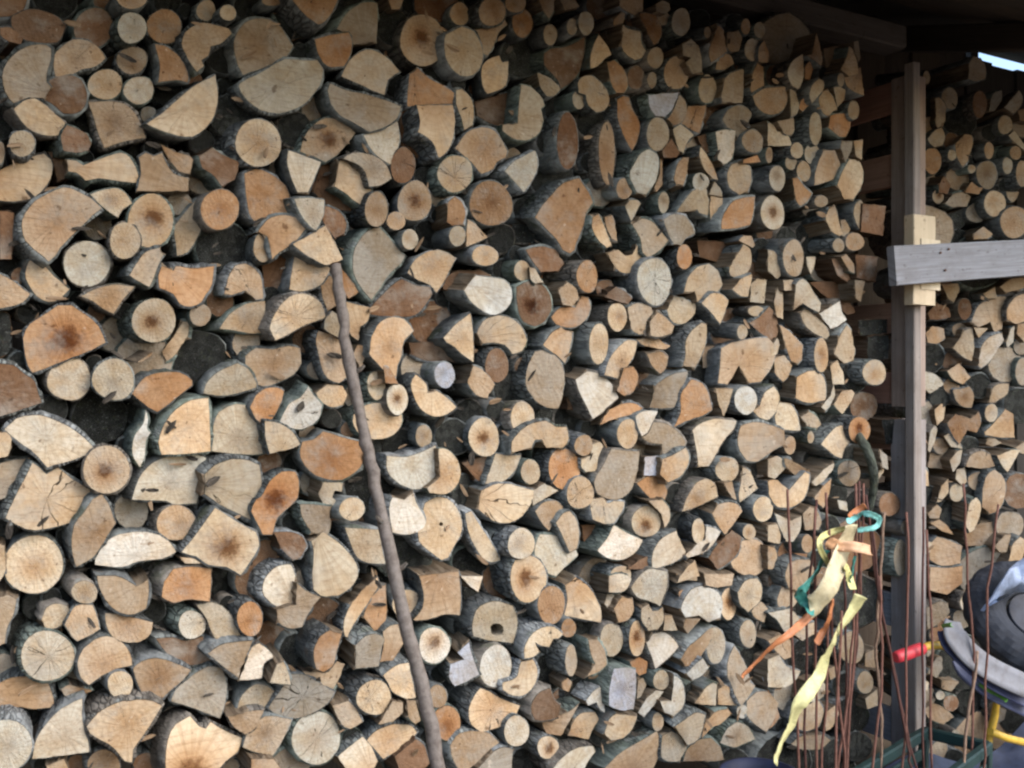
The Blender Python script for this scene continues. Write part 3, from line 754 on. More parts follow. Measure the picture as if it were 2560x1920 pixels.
p c 28 105 32 100 42 108 50 116 53 124 50 127 40 122 32 115
p W 44 105 56 98 62 94 64 104 68 110 60 116 54 118
p t 10 115 18 120 26 128 30 132 29 145 26 148 20 146 16 135
o c 46 141 6 15
p c 57 140 62 125 68 115 72 120 75 135 74 145 66 148
p c 2 135 8 126 10 132 8 140 3 142
p c 54 150 60 145 65 156 66 166 56 166
o c 92 156 10 11
p c 25 160 34 155 42 154 48 160 50 168 50 180 34 182 24 178
p t 5 144 14 141 21 150 17 160 13 164 6 156
p t 75 76 84 77 80 95 76 92
s b 36 78 62 76 75 104 68 106
p b 55 58 62 58 70 70 72 80 60 72
T 1920 960
p c 6 26 10 16 20 18 25 26 28 40 20 40 8 38
p w 46 20 54 10 57 0 58 10 54 18 50 23
p c 57 18 64 6 72 5 75 8 70 18 64 26 60 22
p c 28 28 36 24 42 28 46 35 42 38 34 36
o O 79 40 9 12 h
p c 46 52 54 42 62 36 76 37 72 48 66 56 64 64 58 62
o t 19 53 5 8
o c 37 46 3 5
p c 0 84 8 83 18 92 24 85 32 76 36 78 34 92 28 102 18 107 8 106 2 98
p t 14 64 20 66 35 75 28 83 16 72
p w 0 65 8 62 14 66 14 74 6 82 0 80
p w 38 85 48 74 57 68 56 74 48 84 41 88
o t 70 77 10 11 x
p t 40 98 48 88 55 82 53 95 48 107 42 102
p w 6 112 20 118 29 114 28 126 22 136 16 136 10 124
p t 30 112 36 106 42 108 46 118 44 126 32 126
o t 34 138 5 8
p c 0 122 8 121 11 130 10 138 0 136
p c 0 140 6 142 8 150 4 160 0 160
p t 15 166 18 155 25 152 36 152 40 160 38 172 28 180 18 176
o b 105 104 9 10
o w 120 124 5 7
o c 115 150 6.5 15
p w 95 78 101 66 100 76 96 82
p w 60 100 68 102 69 110 62 108
T 1920 1440
p t 8 20 12 10 20 7 28 14 24 24 18 30 9 26
p w 0 32 10 30 20 28 28 38 22 48 14 48 8 38
p t 22 50 34 42 40 40 40 50 30 56
p w 0 72 10 68 16 78 28 82 24 90 15 96 0 96
p t 0 56 10 50 20 56 20 70 14 72 6 64
o c 72 62 11 14
p t 84 67 94 62 95 80 84 78
o c 84 92 7 10
p c 84 106 94 98 95 112 86 115
p w 34 108 36 92 44 88 50 94 48 104 40 109
p c 25 125 32 112 44 108 48 118 44 130 34 134 26 132
p c 49 118 58 112 62 118 56 130 50 134
p c 20 145 30 138 46 137 54 142 44 150 30 150
p c 52 80 58 78 60 86 54 90
p O 0 98 8 115 10 122 4 130 0 132
T 1920 480
p b 82 10 102 12 99 38 80 34
p b 76 54 95 56 93 78 77 74
p d 78 111 103 110 103 122 80 124
p d 86 125 104 124 104 144 86 146
T 1920 960
p d 98 31 116 30 118 50 102 52
p g 96 56 103 62 104 74 99 72
'''
FAR = '''
T 1920 0
o c 137 67 3 6
p g 173 68 174 55 178 49 184 50 188 58 188 68 180 70
o c 157 85 7 9.5
p c 145 85 148 84 154 92 153 104 147 112 145 104
o b 183 90 6 12
p g 191 96 193 85 196 80 202 78 202 86 196 96
p w 204 93 212 84 217 78 220 84 218 92 212 98
p t 216 96 221 94 230 98 228 106 218 104
p w 138 120 144 113 150 110 153 118 151 125 144 127 140 124
o c 205 108 6.5 8
p w 208 117 213 113 221 124 230 134 224 132 212 122
p t 162 125 170 116 176 117 177 124 173 138 168 144 163 135
o c 159 134 3.5 5
o t 191 130 4 7.5
o O 142 139 8 11
o t 214 132 5 6
o w 207 143 4.5 7
o t 189 151 9 12
o c 176 146 3.5 3.5
o t 220 150 6 11
p O 170 166 176 157 182 162 186 162 182 168
p b 148 160 152 152 158 160 155 168 148 166
T 1920 480
o c 147 4 5 6 h
p t 153 10 160 2 170 0 175 4 172 12 160 13
o c 196 10 9.5 11
p c 206 0 217 0 214 7 211 9 207 5
o t 213 26 12 14
s d 150 20 168 15 170 28 158 38 150 34
p t 178 36 186 30 194 36 190 40 178 41
p c 150 80 164 79 165 86 161 95 156 92
p c 186 88 196 82 198 92 190 92
p c 200 82 210 75 220 74 226 80 218 84 206 87
p t 207 100 215 90 221 88 228 96 226 110 214 114 207 110
o b 170 101 6 9
p b 138 105 146 96 156 100 158 108 148 110 140 110
p t 176 112 182 98 190 94 200 90 206 91 204 104 202 118 196 122 192 112 182 117
p c 178 117 190 118 182 126
p t 136 122 142 116 152 118 153 126 146 131 138 130
p c 160 135 170 120 177 118 178 135 176 146 168 142
p W 182 150 184 135 192 125 202 122 204 128 196 140 190 148 184 152
p w 206 130 210 118 213 116 212 130 207 134
p w 135 155 145 158 152 166 140 174 135 170
p t 155 155 165 148 175 160 168 166 160 162
o g 220 155 6 12
p t 216 114 224 113 228 122 222 130 215 122
T 1920 960
p t 160 5 168 4 174 2 178 10 176 20 170 20 163 15
p c 191 16 194 4 200 0 208 0 207 8 202 12 195 16
p c 144 22 150 17 153 20 152 30 146 36
p O 155 34 162 26 175 30 182 24 184 34 180 42 172 40 165 52 160 45
o w 193 25 5.5 8
p c 187 42 196 33 205 22 212 26 213 46 200 46 188 44
p w 138 57 140 42 144 36 146 40 144 50 140 59
p c 152 45 158 42 166 52 168 56 158 54
p w 188 52 190 48 196 47 202 51 194 54
p w 157 66 164 58 168 57 166 68 160 76
s t 138 72 140 60 160 55 164 58 157 66 158 74
p t 171 71 175 62 184 58 192 61 196 71 184 73
p c 198 62 210 57 218 57 212 68 207 76 202 70
p t 214 55 221 50 228 52 226 60 219 60
p c 135 72 138 76 139 88 134 88
p w 163 74 170 72 172 84 168 88 162 82
p c 146 102 150 88 156 82 156 94 150 101
o c 163 94 6 8
p t 186 90 190 78 196 74 204 82 205 95 200 108 192 112 185 106
p c 171 120 174 104 180 98 184 104 183 114 178 126 174 128
p t 138 112 146 104 150 108 148 116 140 116
p t 140 120 148 117 155 123 160 130 150 127
p t 140 140 146 132 156 135 168 140 166 155 150 157 140 152
p t 140 158 155 159 168 157 168 172 155 182 140 178
p t 196 140 205 130 210 130 206 145 200 145
s t 168 124 200 118 195 140 172 140
p c 207 158 211 140 218 132 224 136 220 150 212 158
p w 134 135 142 137 139 146 134 148
T 1920 1440
p w 166 22 170 14 180 16 183 22 178 30 168 29
p g 137 28 148 22 155 24 157 32 146 42 138 46
p c 131 40 136 34 136 45 132 48
p g 140 80 146 70 150 70 151 80 146 88 138 84
o w 149 103 4 4
p t 150 90 160 90 165 92 158 100 150 97
p w 132 98 132 88 139 92 138 99
p t 135 115 142 110 155 116 160 122 152 128 140 124
p c 138 150 146 143 153 142 155 150 150 162 140 162
o w 162 138 4 5
p g 196 122 200 114 206 116 204 124 198 128
p g 194 160 200 152 210 155 208 166
'''
# ------------------------------------------------------------------ the setting: ground, shed rear wall, roof, added shade wall
mb = MB()
N = 24
for j in range(N + 1):
    for i in range(N + 1):
        x = -60 + 120 * i / N; y = -60 + 120 * j / N
        mb.vert((x, y, rnd.uniform(-.02, .02)), (.16, .125, .09))
for j in range(N):
    for i in range(N):
        a = j * (N + 1) + i; mb.face((a, a + 1, a + N + 2, a + N + 1))
tag(mb.build('ground', M_EARTH), kind='structure')

DARK = [(.060, .050, .042), (.072, .058, .046), (.05, .045, .04), (.085, .066, .05)]
def roof_z(y): return 2.60 + 0.40 * y
# rear wall: upright boards; beside the far end the topmost bay is left open under the eaves
wall = tag(empty('rear_wall', (1.6, 0.62, 0)), 'dark upright board wall behind the firewood stacks', 'wall')
x = -2.6; k = 0
while x < 6.4:
    w = rnd.uniform(.14, .19); top = roof_z(.62) + .03
    if 3.60 < x + w / 2 < 5.6: top = 2.775 - .004 * (k % 2)
    m = MB(); m.box((x + w / 2, .62 + .012 * (k % 2), top / 2), (top, .02, w + .012), (Vector((0, 0, 1)), Vector((0, 1, 0)), Vector((1, 0, 0))), .002, 0, rnd.choice(DARK), rnd.random() * 9)
    m.build('board', M_PLANK, wall, wall.location); x += w; k += 1
m = MB(); m.box((1.0, .66, 1.3), (7.4, .01, 2.6), None, 0, 0, (.03, .027, .025), 1.0); m.build('light_leak_backing', M_PLANK, wall, wall.location)  # unseen layer added to stop sky light showing between the boards
m = MB(); m.box((3.725, .655, 2.80), (.05, .03, .12), None, 0, 0, (.05, .045, .04), 1.0); m.build('block', M_PLANK, wall, wall.location)
for X in (3.70 - .9, 5.4):
    m = MB(); m.box((X - .08, .655, 2.80), (1.8 if X < 4 else .5, .03, .12), None, 0, 0, (.05, .045, .04), 1.0); m.build('eaves_board', M_PLANK, wall, wall.location)
# unseen wall added out of view at the left, to dim that end
sw = tag(empty('added_shade_wall', (-1.15, -.3, 0)), 'dark board wall added out of view to dim the near end of the stack', 'wall')
y = -1.25; k = 0
while y < .6:
    m = MB(); tp = roof_z(y + .08) - .03; m.box((-1.15 - .012 * (k % 2), y + .08, tp / 2), (tp, .172, .02), (Vector((0, 0, 1)), Vector((0, 1, 0)), Vector((1, 0, 0))), .002, 0, rnd.choice(DARK), rnd.random() * 9)
    m.build('board', M_PLANK, sw, sw.location); y += .16; k += 1
# roof: boards across the rafters
roof = tag(empty('shed_roof', (1.6, 0, 2.6)), 'dark boarded shed roof over the top of the firewood stack', 'roof')
sl = Vector((0, 1, .30)).normalized(); nrm = Vector((0, -.40, 1)).normalized()
y = -.66
while y < .60:
    w = .165
    m = MB(); m.box(Vector((1.6, y, roof_z(y))) + nrm * .012, (9.2, w - .005, .024), (Vector((1, 0, 0)), sl, nrm), .002, .001, rnd.choice(DARK), rnd.random() * 9)
    m.build('board', M_PLANK, roof, roof.location); y += w * .926
m = MB(); m.box(Vector((1.6, -.08, roof_z(-.08))) + nrm * .034, (9.3, 1.44, .016), (Vector((1, 0, 0)), sl, nrm), .002, 0, (.045, .043, .042), 2.0); m.build('light_leak_sheet', M_PLANK, roof, roof.location)  # unseen cover added to keep sky light from leaking through the roof boards
for X in (-1.9, -.7, .5, 1.7, 2.95, 5.2):
    m = MB(); m.box(Vector((X, -.10, roof_z(-.10))) + nrm * -.045, (1.36, .06, .085), (sl, Vector((1, 0, 0)), nrm), .004, .001, rnd.choice(DARK), rnd.random() * 9)
    m.build('rafter', M_PLANK, roof, roof.location)
beam = MB(); beam.box((-.1, .17, 2.535), (5.5, .09, .075), None, .006, .001, (.12, .105, .095), 3.3)
tag(beam.build('roof_beam', M_PLANK, None, (1.0, .17, 2.5)), 'grey squared timber beam running under the roof along the stack', 'beam')

# ------------------------------------------------------------------ firewood
TONE = {'W': (.60, .57, .50), 'w': (.50, .46, .375), 'c': (.52, .43, .308), 't': (.42, .325, .225), 'b': (.215, .135, .085),
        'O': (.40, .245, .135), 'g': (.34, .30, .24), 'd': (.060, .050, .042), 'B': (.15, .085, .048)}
BLUE = (.40, .43, .50)
NAMES = {'W': 'white', 'w': 'pale grey', 'c': 'cream', 't': 'tan', 'b': 'brown', 'O': 'orange', 'g': 'greyish', 'd': 'dark', 'B': 'dark brown'}
def parse(txt):
    out = []; tx = ty = 0
    for line in txt.strip().splitlines():
        q = line.split()
        if q[0] == 'T': tx, ty = float(q[1]), float(q[2]); continue
        mark = q.pop() if q[-1].isalpha() else ''
        v = [float(a) for a in q[2:]]
        if q[0] == 'o':
            cx, cy = tile(tx, ty, v[0], v[1]); rx, ry = v[2] * 2.8933, v[3] * 2.8933
            ph = rnd.uniform(0, 6.28); a2, a3, a5 = rnd.uniform(.01, .045), rnd.uniform(.01, .035), rnd.uniform(.004, .015)
            pts = []
            n = 22 if rx * ry > 600 else 14
            for k in range(n):
                t = 2 * math.pi * k / n
                s = 1 + a2 * math.cos(2 * t + ph) + a3 * math.cos(3 * t + ph * 2) + a5 * math.cos(5 * t + ph * 3)
                pts.append((cx + rx * s * math.cos(t), cy + ry * s * math.sin(t)))
            out.append(dict(kind='o', tone=q[1], mark=mark, pts=pts, bark=[True] * n, rx=rx, ry=ry, piths=None))
        else:
            raw = [tile(tx, ty, v[i], v[i + 1]) for i in range(0, len(v), 2)]
            out.append(contour(raw, q[0], q[1], mark))
    return out
def contour(raw, kind, tone, mark):
    n = len(raw)
    A = sum(raw[i][0] * raw[(i + 1) % n][1] - raw[(i + 1) % n][0] * raw[i][1] for i in range(n)) / 2
    if A < 0: raw = raw[::-1]
    size = math.sqrt(abs(A)); corner = []; concave = 0
    for i in range(n):
        p, q, r = raw[i - 1], raw[i], raw[(i + 1) % n]
        a = math.atan2(q[1] - p[1], q[0] - p[0]); b = math.atan2(r[1] - q[1], r[0] - q[0])
        d = (b - a + math.pi) % (2 * math.pi) - math.pi
        corner.append(abs(d) > .80); concave += d < -.6
    pts, bark, spl = [], [], []
    for i in range(n):
        p, q = raw[i], raw[(i + 1) % n]; L = math.dist(p, q)
        straight = (corner[i] and corner[(i + 1) % n] and L > .28 * size) or L > .75 * size
        m = max(1, int(round(L / max(7.0, size * .16)))) if size > 25 else 2
        if straight: spl.append((p, q))
        for k in range(m):
            t = k / m
            if straight:
                j = 0 if k == 0 else rnd.gauss(0, .012) * size
                x = p[0] + (q[0] - p[0]) * t - (q[1] - p[1]) / L * j; y = p[1] + (q[1] - p[1]) * t + (q[0] - p[0]) / L * j
            else:
                p0 = p if corner[i] else raw[i - 1]; q1 = q if corner[(i + 1) % n] else raw[(i + 2) % n]
                f = lambda a, b, c, d: .5 * (2 * b + (c - a) * t + (2 * a - 5 * b + 4 * c - d) * t * t + (3 * b - a - 3 * c + d) * t ** 3)
                x = f(p0[0], p[0], q[0], q1[0]); y = f(p0[1], p[1], q[1], q1[1])
                if k: x += rnd.gauss(0, .006) * size; y += rnd.gauss(0, .006) * size
            pts.append((x, y)); bark.append(not straight)
    pith = None
    if spl:
        cs = [v for e in spl for v in e]
        shared = [v for v in cs if cs.count(v) > 1]
        pith = shared[0] if shared else ((spl[0][0][0] + spl[0][1][0]) / 2, (spl[0][0][1] + spl[0][1][1]) / 2)
    return dict(kind=kind, tone=tone, mark=mark, pts=pts, bark=bark, piths=pith, nspl=len(spl), concave=concave, rx=1, ry=1)
def centre(pts):
    n = len(pts); return sum(p[0] for p in pts) / n, sum(p[1] for p in pts) / n
def area(pts):
    n = len(pts); return abs(sum(pts[i][0] * pts[(i + 1) % n][1] - pts[(i + 1) % n][0] * pts[i][1] for i in range(n)) / 2)

logs = parse(MAIN); far = parse(FAR)
for L in logs: L['far'] = False
for L in far: L['far'] = True

# recessed logs seen in the gaps: found where no end face was traced, inside the outline of each stack
GW, GH = 640, 480
cov = np.zeros((GH, GW), bool)
yy, xx = np.mgrid[0:GH, 0:GW]
def paint(pts):
    P = [(p[0] / 4, p[1] / 4) for p in pts]
    x0 = max(0, int(min(p[0] for p in P)) - 1); x1 = min(GW, int(max(p[0] for p in P)) + 2)
    y0 = max(0, int(min(p[1] for p in P)) - 1); y1 = min(GH, int(max(p[1] for p in P)) + 2)
    if x1 <= x0 or y1 <= y0: return
    X, Y = xx[y0:y1, x0:x1], yy[y0:y1, x0:x1]; ins = np.zeros(X.shape, bool); n = len(P)
    for i in range(n):
        (ax, ay), (bx, by) = P[i], P[(i + 1) % n]
        if ay == by: continue
        ins ^= ((ay > Y) != (by > Y)) & (X < (bx - ax) * (Y - ay) / (by - ay) + ax)
    cov[y0:y1, x0:x1] |= ins
for L in logs + far: paint(L['pts'])
def in_main(x, y):
    top = 0 if x < 1500 else (x - 1500) * .17
    return -20 < x < 2150 + 10 * math.sin(y * .02) and top < y < 1930
def in_far(x, y): return x > 2312 and 255 < y < 1930
frnd = random.Random(5); extra = []
for r in (17, 14, 11, 9, 7.5, 6, 5):
    for k in range(5200):
        x, y = frnd.uniform(0, GW), frnd.uniform(0, GH)
        m, f = in_main(x * 4, y * 4), in_far(x * 4, y * 4)
        if not (m or f): continue
        ok = True
        for q in range(16):
            for s in (.3, .62):
                a, b = int(x + r * s * math.cos(q * .393)), int(y + r * s * math.sin(q * .393))
                if 0 <= a < GW and 0 <= b < GH and cov[b, a]: ok = False; break
            if not ok: break
        if not ok: continue
        n = 14; ph = frnd.uniform(0, 6)
        pts = [((x + r * (1 + .06 * math.cos(2 * t + ph)) * math.cos(t)) * 4, (y + r * (1 + .06 * math.sin(3 * t + ph)) * math.sin(t)) * 4) for t in [2 * math.pi * i / n for i in range(n)]]
        paint(pts)
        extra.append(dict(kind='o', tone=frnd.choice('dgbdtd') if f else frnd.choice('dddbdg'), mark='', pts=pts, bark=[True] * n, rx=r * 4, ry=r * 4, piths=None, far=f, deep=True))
logs += far + extra

FAR_P = at(2303, 960, .12); FAR_N = Vector((-math.sin(math.radians(18)), -math.cos(math.radians(18)), 0))
def make_log(L, parts):
    """parts: three MB (end face, bark, split sides); returns the log's centre"""
    pts = L['pts']; n = len(pts); c2 = centre(pts)
    seed = rnd.uniform(0, 40)
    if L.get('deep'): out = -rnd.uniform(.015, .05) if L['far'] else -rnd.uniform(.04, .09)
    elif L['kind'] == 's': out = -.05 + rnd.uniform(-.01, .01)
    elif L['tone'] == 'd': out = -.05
    else: out = max(-.045, min(.06, rnd.gauss(.002, .021))) * max(.3, 1 - c2[0] / 3000)
    N0 = FAR_N if L['far'] else Vector((0, -1, 0))
    P0 = FAR_P + N0 * out if L['far'] else Vector((0, -out, 0))
    side = Vector((-N0.y, N0.x, 0))
    P = hit(c2[0], c2[1], P0, N0)
    nn = (N0 + side * rnd.gauss(0, .09) + Vector((0, 0, 1)) * rnd.gauss(0, .08)).normalized()
    front = [hit(x, y, P, nn) for x, y in pts]
    C = sum(front, Vector()) / n
    U = side; W = Vector((0, 0, 1))
    pith = hit(L['piths'][0], L['piths'][1], P, nn) if L['piths'] else C + U * rnd.gauss(0, .004) + W * rnd.gauss(0, .004)
    R = max((p - pith).length for p in front)
    tn = TONE[L['tone']]
    if L['tone'] == 'W' and rnd.random() < .45: tn = BLUE
    j = rnd.uniform(.70, 1.12); wv = rnd.uniform(-.06, .06)
    if L['tone'] in 'Ww': j = max(j, .93)
    tn = (min(.75, tn[0] * (j + wv)), tn[1] * j, tn[2] * (j - wv))
    if L['kind'] == 's' : tn = tuple(a * .8 for a in tn)
    heart = .9 if 'h' in L['mark'] else (rnd.choice((0, 0, .12, .3, .55)) if L['tone'] in 'ctwO' else 0)
    crack = 1.0 if 'x' in L['mark'] else rnd.choice((0, 0, 0, .15, .3))
    ex = (heart, crack, 1.0 if 'h' in L['mark'] else rnd.choice((0, 0, 0, 0, .3)))
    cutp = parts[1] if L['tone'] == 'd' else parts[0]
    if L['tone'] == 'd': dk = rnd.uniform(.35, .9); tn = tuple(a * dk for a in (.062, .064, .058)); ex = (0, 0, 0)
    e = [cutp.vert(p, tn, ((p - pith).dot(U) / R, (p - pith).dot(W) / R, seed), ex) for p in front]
    hole = None
    if 'k' in L['mark']: hole = L.get('hole')
    if hole:
        hc, hr = hole; m = 12; ctr = hit(hc[0], hc[1], P, nn)
        loop = [hit(hc[0] + hr * (1 + .12 * math.sin(q * 1.9)) * math.cos(2 * math.pi * q / m), hc[1] + hr * math.sin(2 * math.pi * q / m), P, nn) for q in range(m)]
        tri = geometry.tessellate_polygon([front, loop])
        hi = [cutp.vert(p, tn, ((p - pith).dot(U) / R, (p - pith).dot(W) / R, seed), ex) for p in loop]
        allv = e + hi
        for t in tri: cutp.face([allv[i] for i in t], 0)
        back = [cutp.vert(p - nn * .09, (.05, .035, .025), ((p - pith).dot(U) / R, .4, seed), (0, 0, 0)) for p in loop]
        for q in range(m):
            cutp.face((hi[q], hi[(q + 1) % m], back[(q + 1) % m], back[q]), 0)
        cutp.face(back, 0)
    else:
        for t in geometry.tessellate_polygon([front]): cutp.face([e[i] for i in t], 0)
    # body
    ln = rnd.uniform(.27, .35) if not L.get('deep') else .22
    ax = (-N0 + side * rnd.gauss(-.08, .10) + W * rnd.gauss(.03, .06)).normalized()
    bt = (.0018 + .0026 * rnd.random()) * min(1.6, max(.5, R / .05))
    # outward 2-D normals
    outw = []
    for i in range(n):
        t = front[(i + 1) % n] - front[i - 1]
        o = t.cross(nn); o -= ax * o.dot(ax)
        if o.length < 1e-6: o = front[i] - C
        o.normalize(); outw.append(o)
    if sum((front[i] - C).dot(outw[i]) for i in range(n)) < 0: outw = [-o for o in outw]
    btint = rnd.choice(((.060, .064, .058), (.072, .076, .069), (.05, .052, .048), (.082, .085, .080), (.07, .062, .05), (.055, .064, .053)))
    bk = rnd.uniform(1.5, 3.0); btint = (btint[0] * bk, btint[1] * bk * 1.01, btint[2] * bk * 1.08)
    stint = tuple(a * b for a, b in zip(TONE['t'] if L['tone'] not in 'bdB' else TONE['b'], (.56, .58, .60)))
    arc = [0.0]
    for i in range(n): arc.append(arc[-1] + (front[(i + 1) % n] - front[i]).length)
    stages = [(.0012, .15), (.003, 1.0), (.05, 1.0), (.14, .95), (ln, .6)]
    ph = rnd.uniform(0, 6)
    rings = []
    for si, (dep, k) in enumerate(stages):
        ring = []
        for i in range(n):
            isb = L['bark'][i] or L['bark'][i - 1]
            th = bt * k if isb else .0006
            nz = (rnd.gauss(0, .0011) if si >= 1 else 0) * min(1.5, R / .045)
            q = front[i] + outw[i] * (th + nz) + ax * dep
            if si >= 3: q = q + (C + ax * dep - q) * (.04 if si == 3 else .14)
            ring.append(q)
        rings.append(ring)
    for kind, part in ((True, parts[1]), (False, parts[2])):
        if kind not in L['bark']: continue
        ids = {}
        def vid(s, i):
            key = (s, i)
            if key not in ids:
                u = arc[i]; ii = i % n
                ids[key] = part.vert(rings[s][ii], btint if kind else stint, (u, stages[s][0], seed))
            return ids[key]
        for i in range(n):
            if L['bark'][i] != kind: continue
            for s in range(len(stages) - 1):
                part.face((vid(s, i), vid(s + 1, i), vid(s + 1, i + 1), vid(s, i + 1)), 0, kind)
    return C + ax * (ln / 2)

# sizes, then the 300 that show largest become things of their own
HOLES = [((640 + 208 * 2.8933, 1440 + 46.5 * 2.8933), 16.5), ((640 + 160 * 2.8933, 960 + 121 * 2.8933), 5.0)]
for L in logs:
    L['a'] = area(L['pts']); L['c'] = centre(L['pts'])
    x0 = [min(max(p[0], 0), 2560) for p in L['pts']]; y0 = [min(max(p[1], 0), 1920) for p in L['pts']]
    L['av'] = area(list(zip(x0, y0))) * (.3 if L.get('deep') else 1)
    if 'k' in L['mark']: L['hole'] = min(HOLES, key=lambda h: math.dist(h[0], L['c']))
order = sorted(range(len(logs)), key=lambda i: -logs[i]['av'])
single = set(order[:300])

# names of the most telling logs, used to find the others
def TP(tx, ty, x, y): return tile(tx, ty, x, y)
ANCH = [
 (TP(640, 0, 144, 35), 'round log with rotten heart'), (TP(0, 480, 130, 25), 'cream round grey-hearted log'),
 (TP(640, 1440, 206, 40), 'log with round black hole'), (TP(640, 960, 160, 122), 'cream log with pinhole pith'),
 (TP(1280, 960, 120, 71), 'bright white square-cut stick'), (TP(1280, 0, 132, 90), 'bright white half-round log'),
 (TP(1280, 1440, 34, 25), 'upright oval orange-centred log'), (TP(640, 480, 203, 10), 'big round orange log'),
 (TP(1280, 480, 46, 22), 'tall orange slab-like split log'), (TP(0, 960, 115, 144), 'wide white half-round log'),
 (TP(640, 960, 130, 113), 'white shield-shaped log'), (TP(640, 480, 200, 88), 'white-patched split log'),
 (TP(1280, 0, 48, 122), 'tall narrow dark brown log'), (TP(1280, 0, 82, 132), 'tall narrow tan oval log'),
 (TP(1280, 480, 123, 77), 'large pale grey round log'), (TP(640, 1440, 154, 60), 'white round brown-hearted log'),
 (TP(1280, 960, 92, 80), 'tall greyish slab-like log'), (TP(0, 960, 29, 156), 'very large cream round log'),
 (TP(0, 1440, 41, 69), 'large cracked pale round log'), (TP(0, 0, 160, 92), 'big cream thick-barked split log'),
 (TP(0, 0, 100, 105), 'tan curved-edge quarter log'), (TP(640, 0, 2, 123), 'cream round radially cracked log'),
 (TP(1920, 480, 22, 57), 'upright tan oval log'), (TP(640, 960, 16, 100), 'bent orange dark-hearted log'),
 (TP(1920, 960, 79, 40), 'orange round dark-hearted log'), (TP(0, 480, 50, 25), 'very large tan half-round log'),
 (TP(1280, 1440, 164, 24), 'white mushroom-shaped log'), (TP(640, 960, 66, 62), 'wide rusty brown log'),
 (TP(1280, 960, 45, 73), 'smooth light orange oval log'), (TP(640, 1440, 52, 140), 'big pale star-cracked round log'),
 (TP(0, 480, 55, 125), 'huge orange dark-hearted log'), (TP(0, 960, 45, 100), 'broad cream fan-shaped log'),
 (TP(1280, 1440, 95, 98), 'tall white block-like log'), (TP(640, 1440, 67, -10), 'cream pear-shaped log'),
 (TP(1280, 0, 45, 55), 'brown curved split log'), (TP(1280, 480, 20, 97), 'brown round dark-hearted log'),
 (TP(1920, 960, 70, 77), 'tan cracked round log'), (TP(1920, 480, 92, 156), 'jutting cream log'),
 (TP(0, 0, 120, 78), 'small whitish round log'), (TP(640, 0, 85, 95), 'tan downward-facing half-round log'),
]
for (xy, txt) in ANCH:
    i = min(single, key=lambda i: math.dist(logs[i]['c'], xy)); logs[i]['anchor'] = txt
def base_desc(L):
    a = L['a'] * (1 + .00035 * max(0, L['c'][0])) ** 2
    sz = 'large' if a > 11000 else 'mid-sized' if a > 4500 else 'small' if a > 2000 else 'thin'
    if L['kind'] == 'o':
        sh = 'oval log' if L['rx'] < .55 * L['ry'] else 'round log'
    elif L['kind'] == 's': sh = 'split-side log'
    elif L.get('concave', 0) >= 2: sh = 'notched split log'
    else: sh = ('knobbly log', 'half-round log', 'wedge-split log', 'blocky split log')[min(3, L.get('nspl', 0))]
    mk = 'dark-hearted ' if 'h' in L['mark'] else 'cracked ' if 'x' in L['mark'] else ''
    return f"{sz} {mk}{NAMES[L['tone']]} {sh}"
groups = {}
anch = [i for i in single if 'anchor' in logs[i]]
for i in single:
    L = logs[i]; L['desc'] = base_desc(L)
    if 'anchor' in L: L['label'] = L['anchor'] + ' in the firewood stack'; continue
    near = min(anch, key=lambda k: math.dist(L['c'], logs[k]['c'])); K = logs[near]
    dx, dy = L['c'][0] - K['c'][0], L['c'][1] - K['c'][1]
    rel = ('above' if dy < 0 else 'below') if abs(dy) > abs(dx) * .9 else ('on the post side of' if dx > 0 else 'farther from the post than')
    L['label'] = f"{L['desc']} {rel} the {K['anchor']}"
for i in single:
    q = logs[i]['label'].split()
    if len(q) > 15 and q[0] in ('mid-sized', 'small', 'large', 'thin'): logs[i]['label'] = ' '.join(q[1:])
for i in single: groups.setdefault(logs[i]['label'], []).append(i)
for lab, ids in list(groups.items()):
    if len(ids) == 2:
        u, v = sorted(ids, key=lambda i: logs[i]['c'][1]); w = ('upper', 'lower')
        if abs(logs[u]['c'][1] - logs[v]['c'][1]) < 25: (u, v), w = sorted(ids, key=lambda i: logs[i]['c'][0]), ('farther', 'postward')
        for i, q in ((u, w[0]), (v, w[1])):
            logs[i]['label'] = q + ' ' + lab; groups[q + ' ' + lab] = [i]
        del groups[lab]
gid = {}
for lab, ids in groups.items():
    for i in ids:
        gid[i] = 'logs in the firewood stack' if len(ids) == 1 else 'alike ' + logs[ids[0]]['desc'] + 's beside one neighbour'

rest = MB()
acc = [MB(), MB(), MB()]
for i in order:
    L = logs[i]
    if i in single:
        parts = [MB(), MB(), MB()]
        c = make_log(L, parts)
        root = tag(empty('firewood_log', c), L['label'], 'log', gid[i])
        if parts[0].f: parts[0].build('cut_face', M_END, root, c)
        if parts[1].f: parts[1].build('bark', M_BARK, root, c)
        if parts[2].f: parts[2].build('split_side', M_SPLIT, root, c)
    else:
        make_log(L, acc)
for k, a in enumerate(acc):
    o = len(rest.v)
    rest.v += a.v; rest.tint += a.tint; rest.lp += a.lp; rest.ex += a.ex; rest.sm += a.sm
    rest.f += [tuple(q + o for q in f) for f in a.f]; rest.m += [k] * len(a.f)
tag(rest.build('firewood_logs', [M_END, M_BARK, M_SPLIT]), 'mass of smaller firewood logs filling both stacks', 'firewood', kind='stuff')

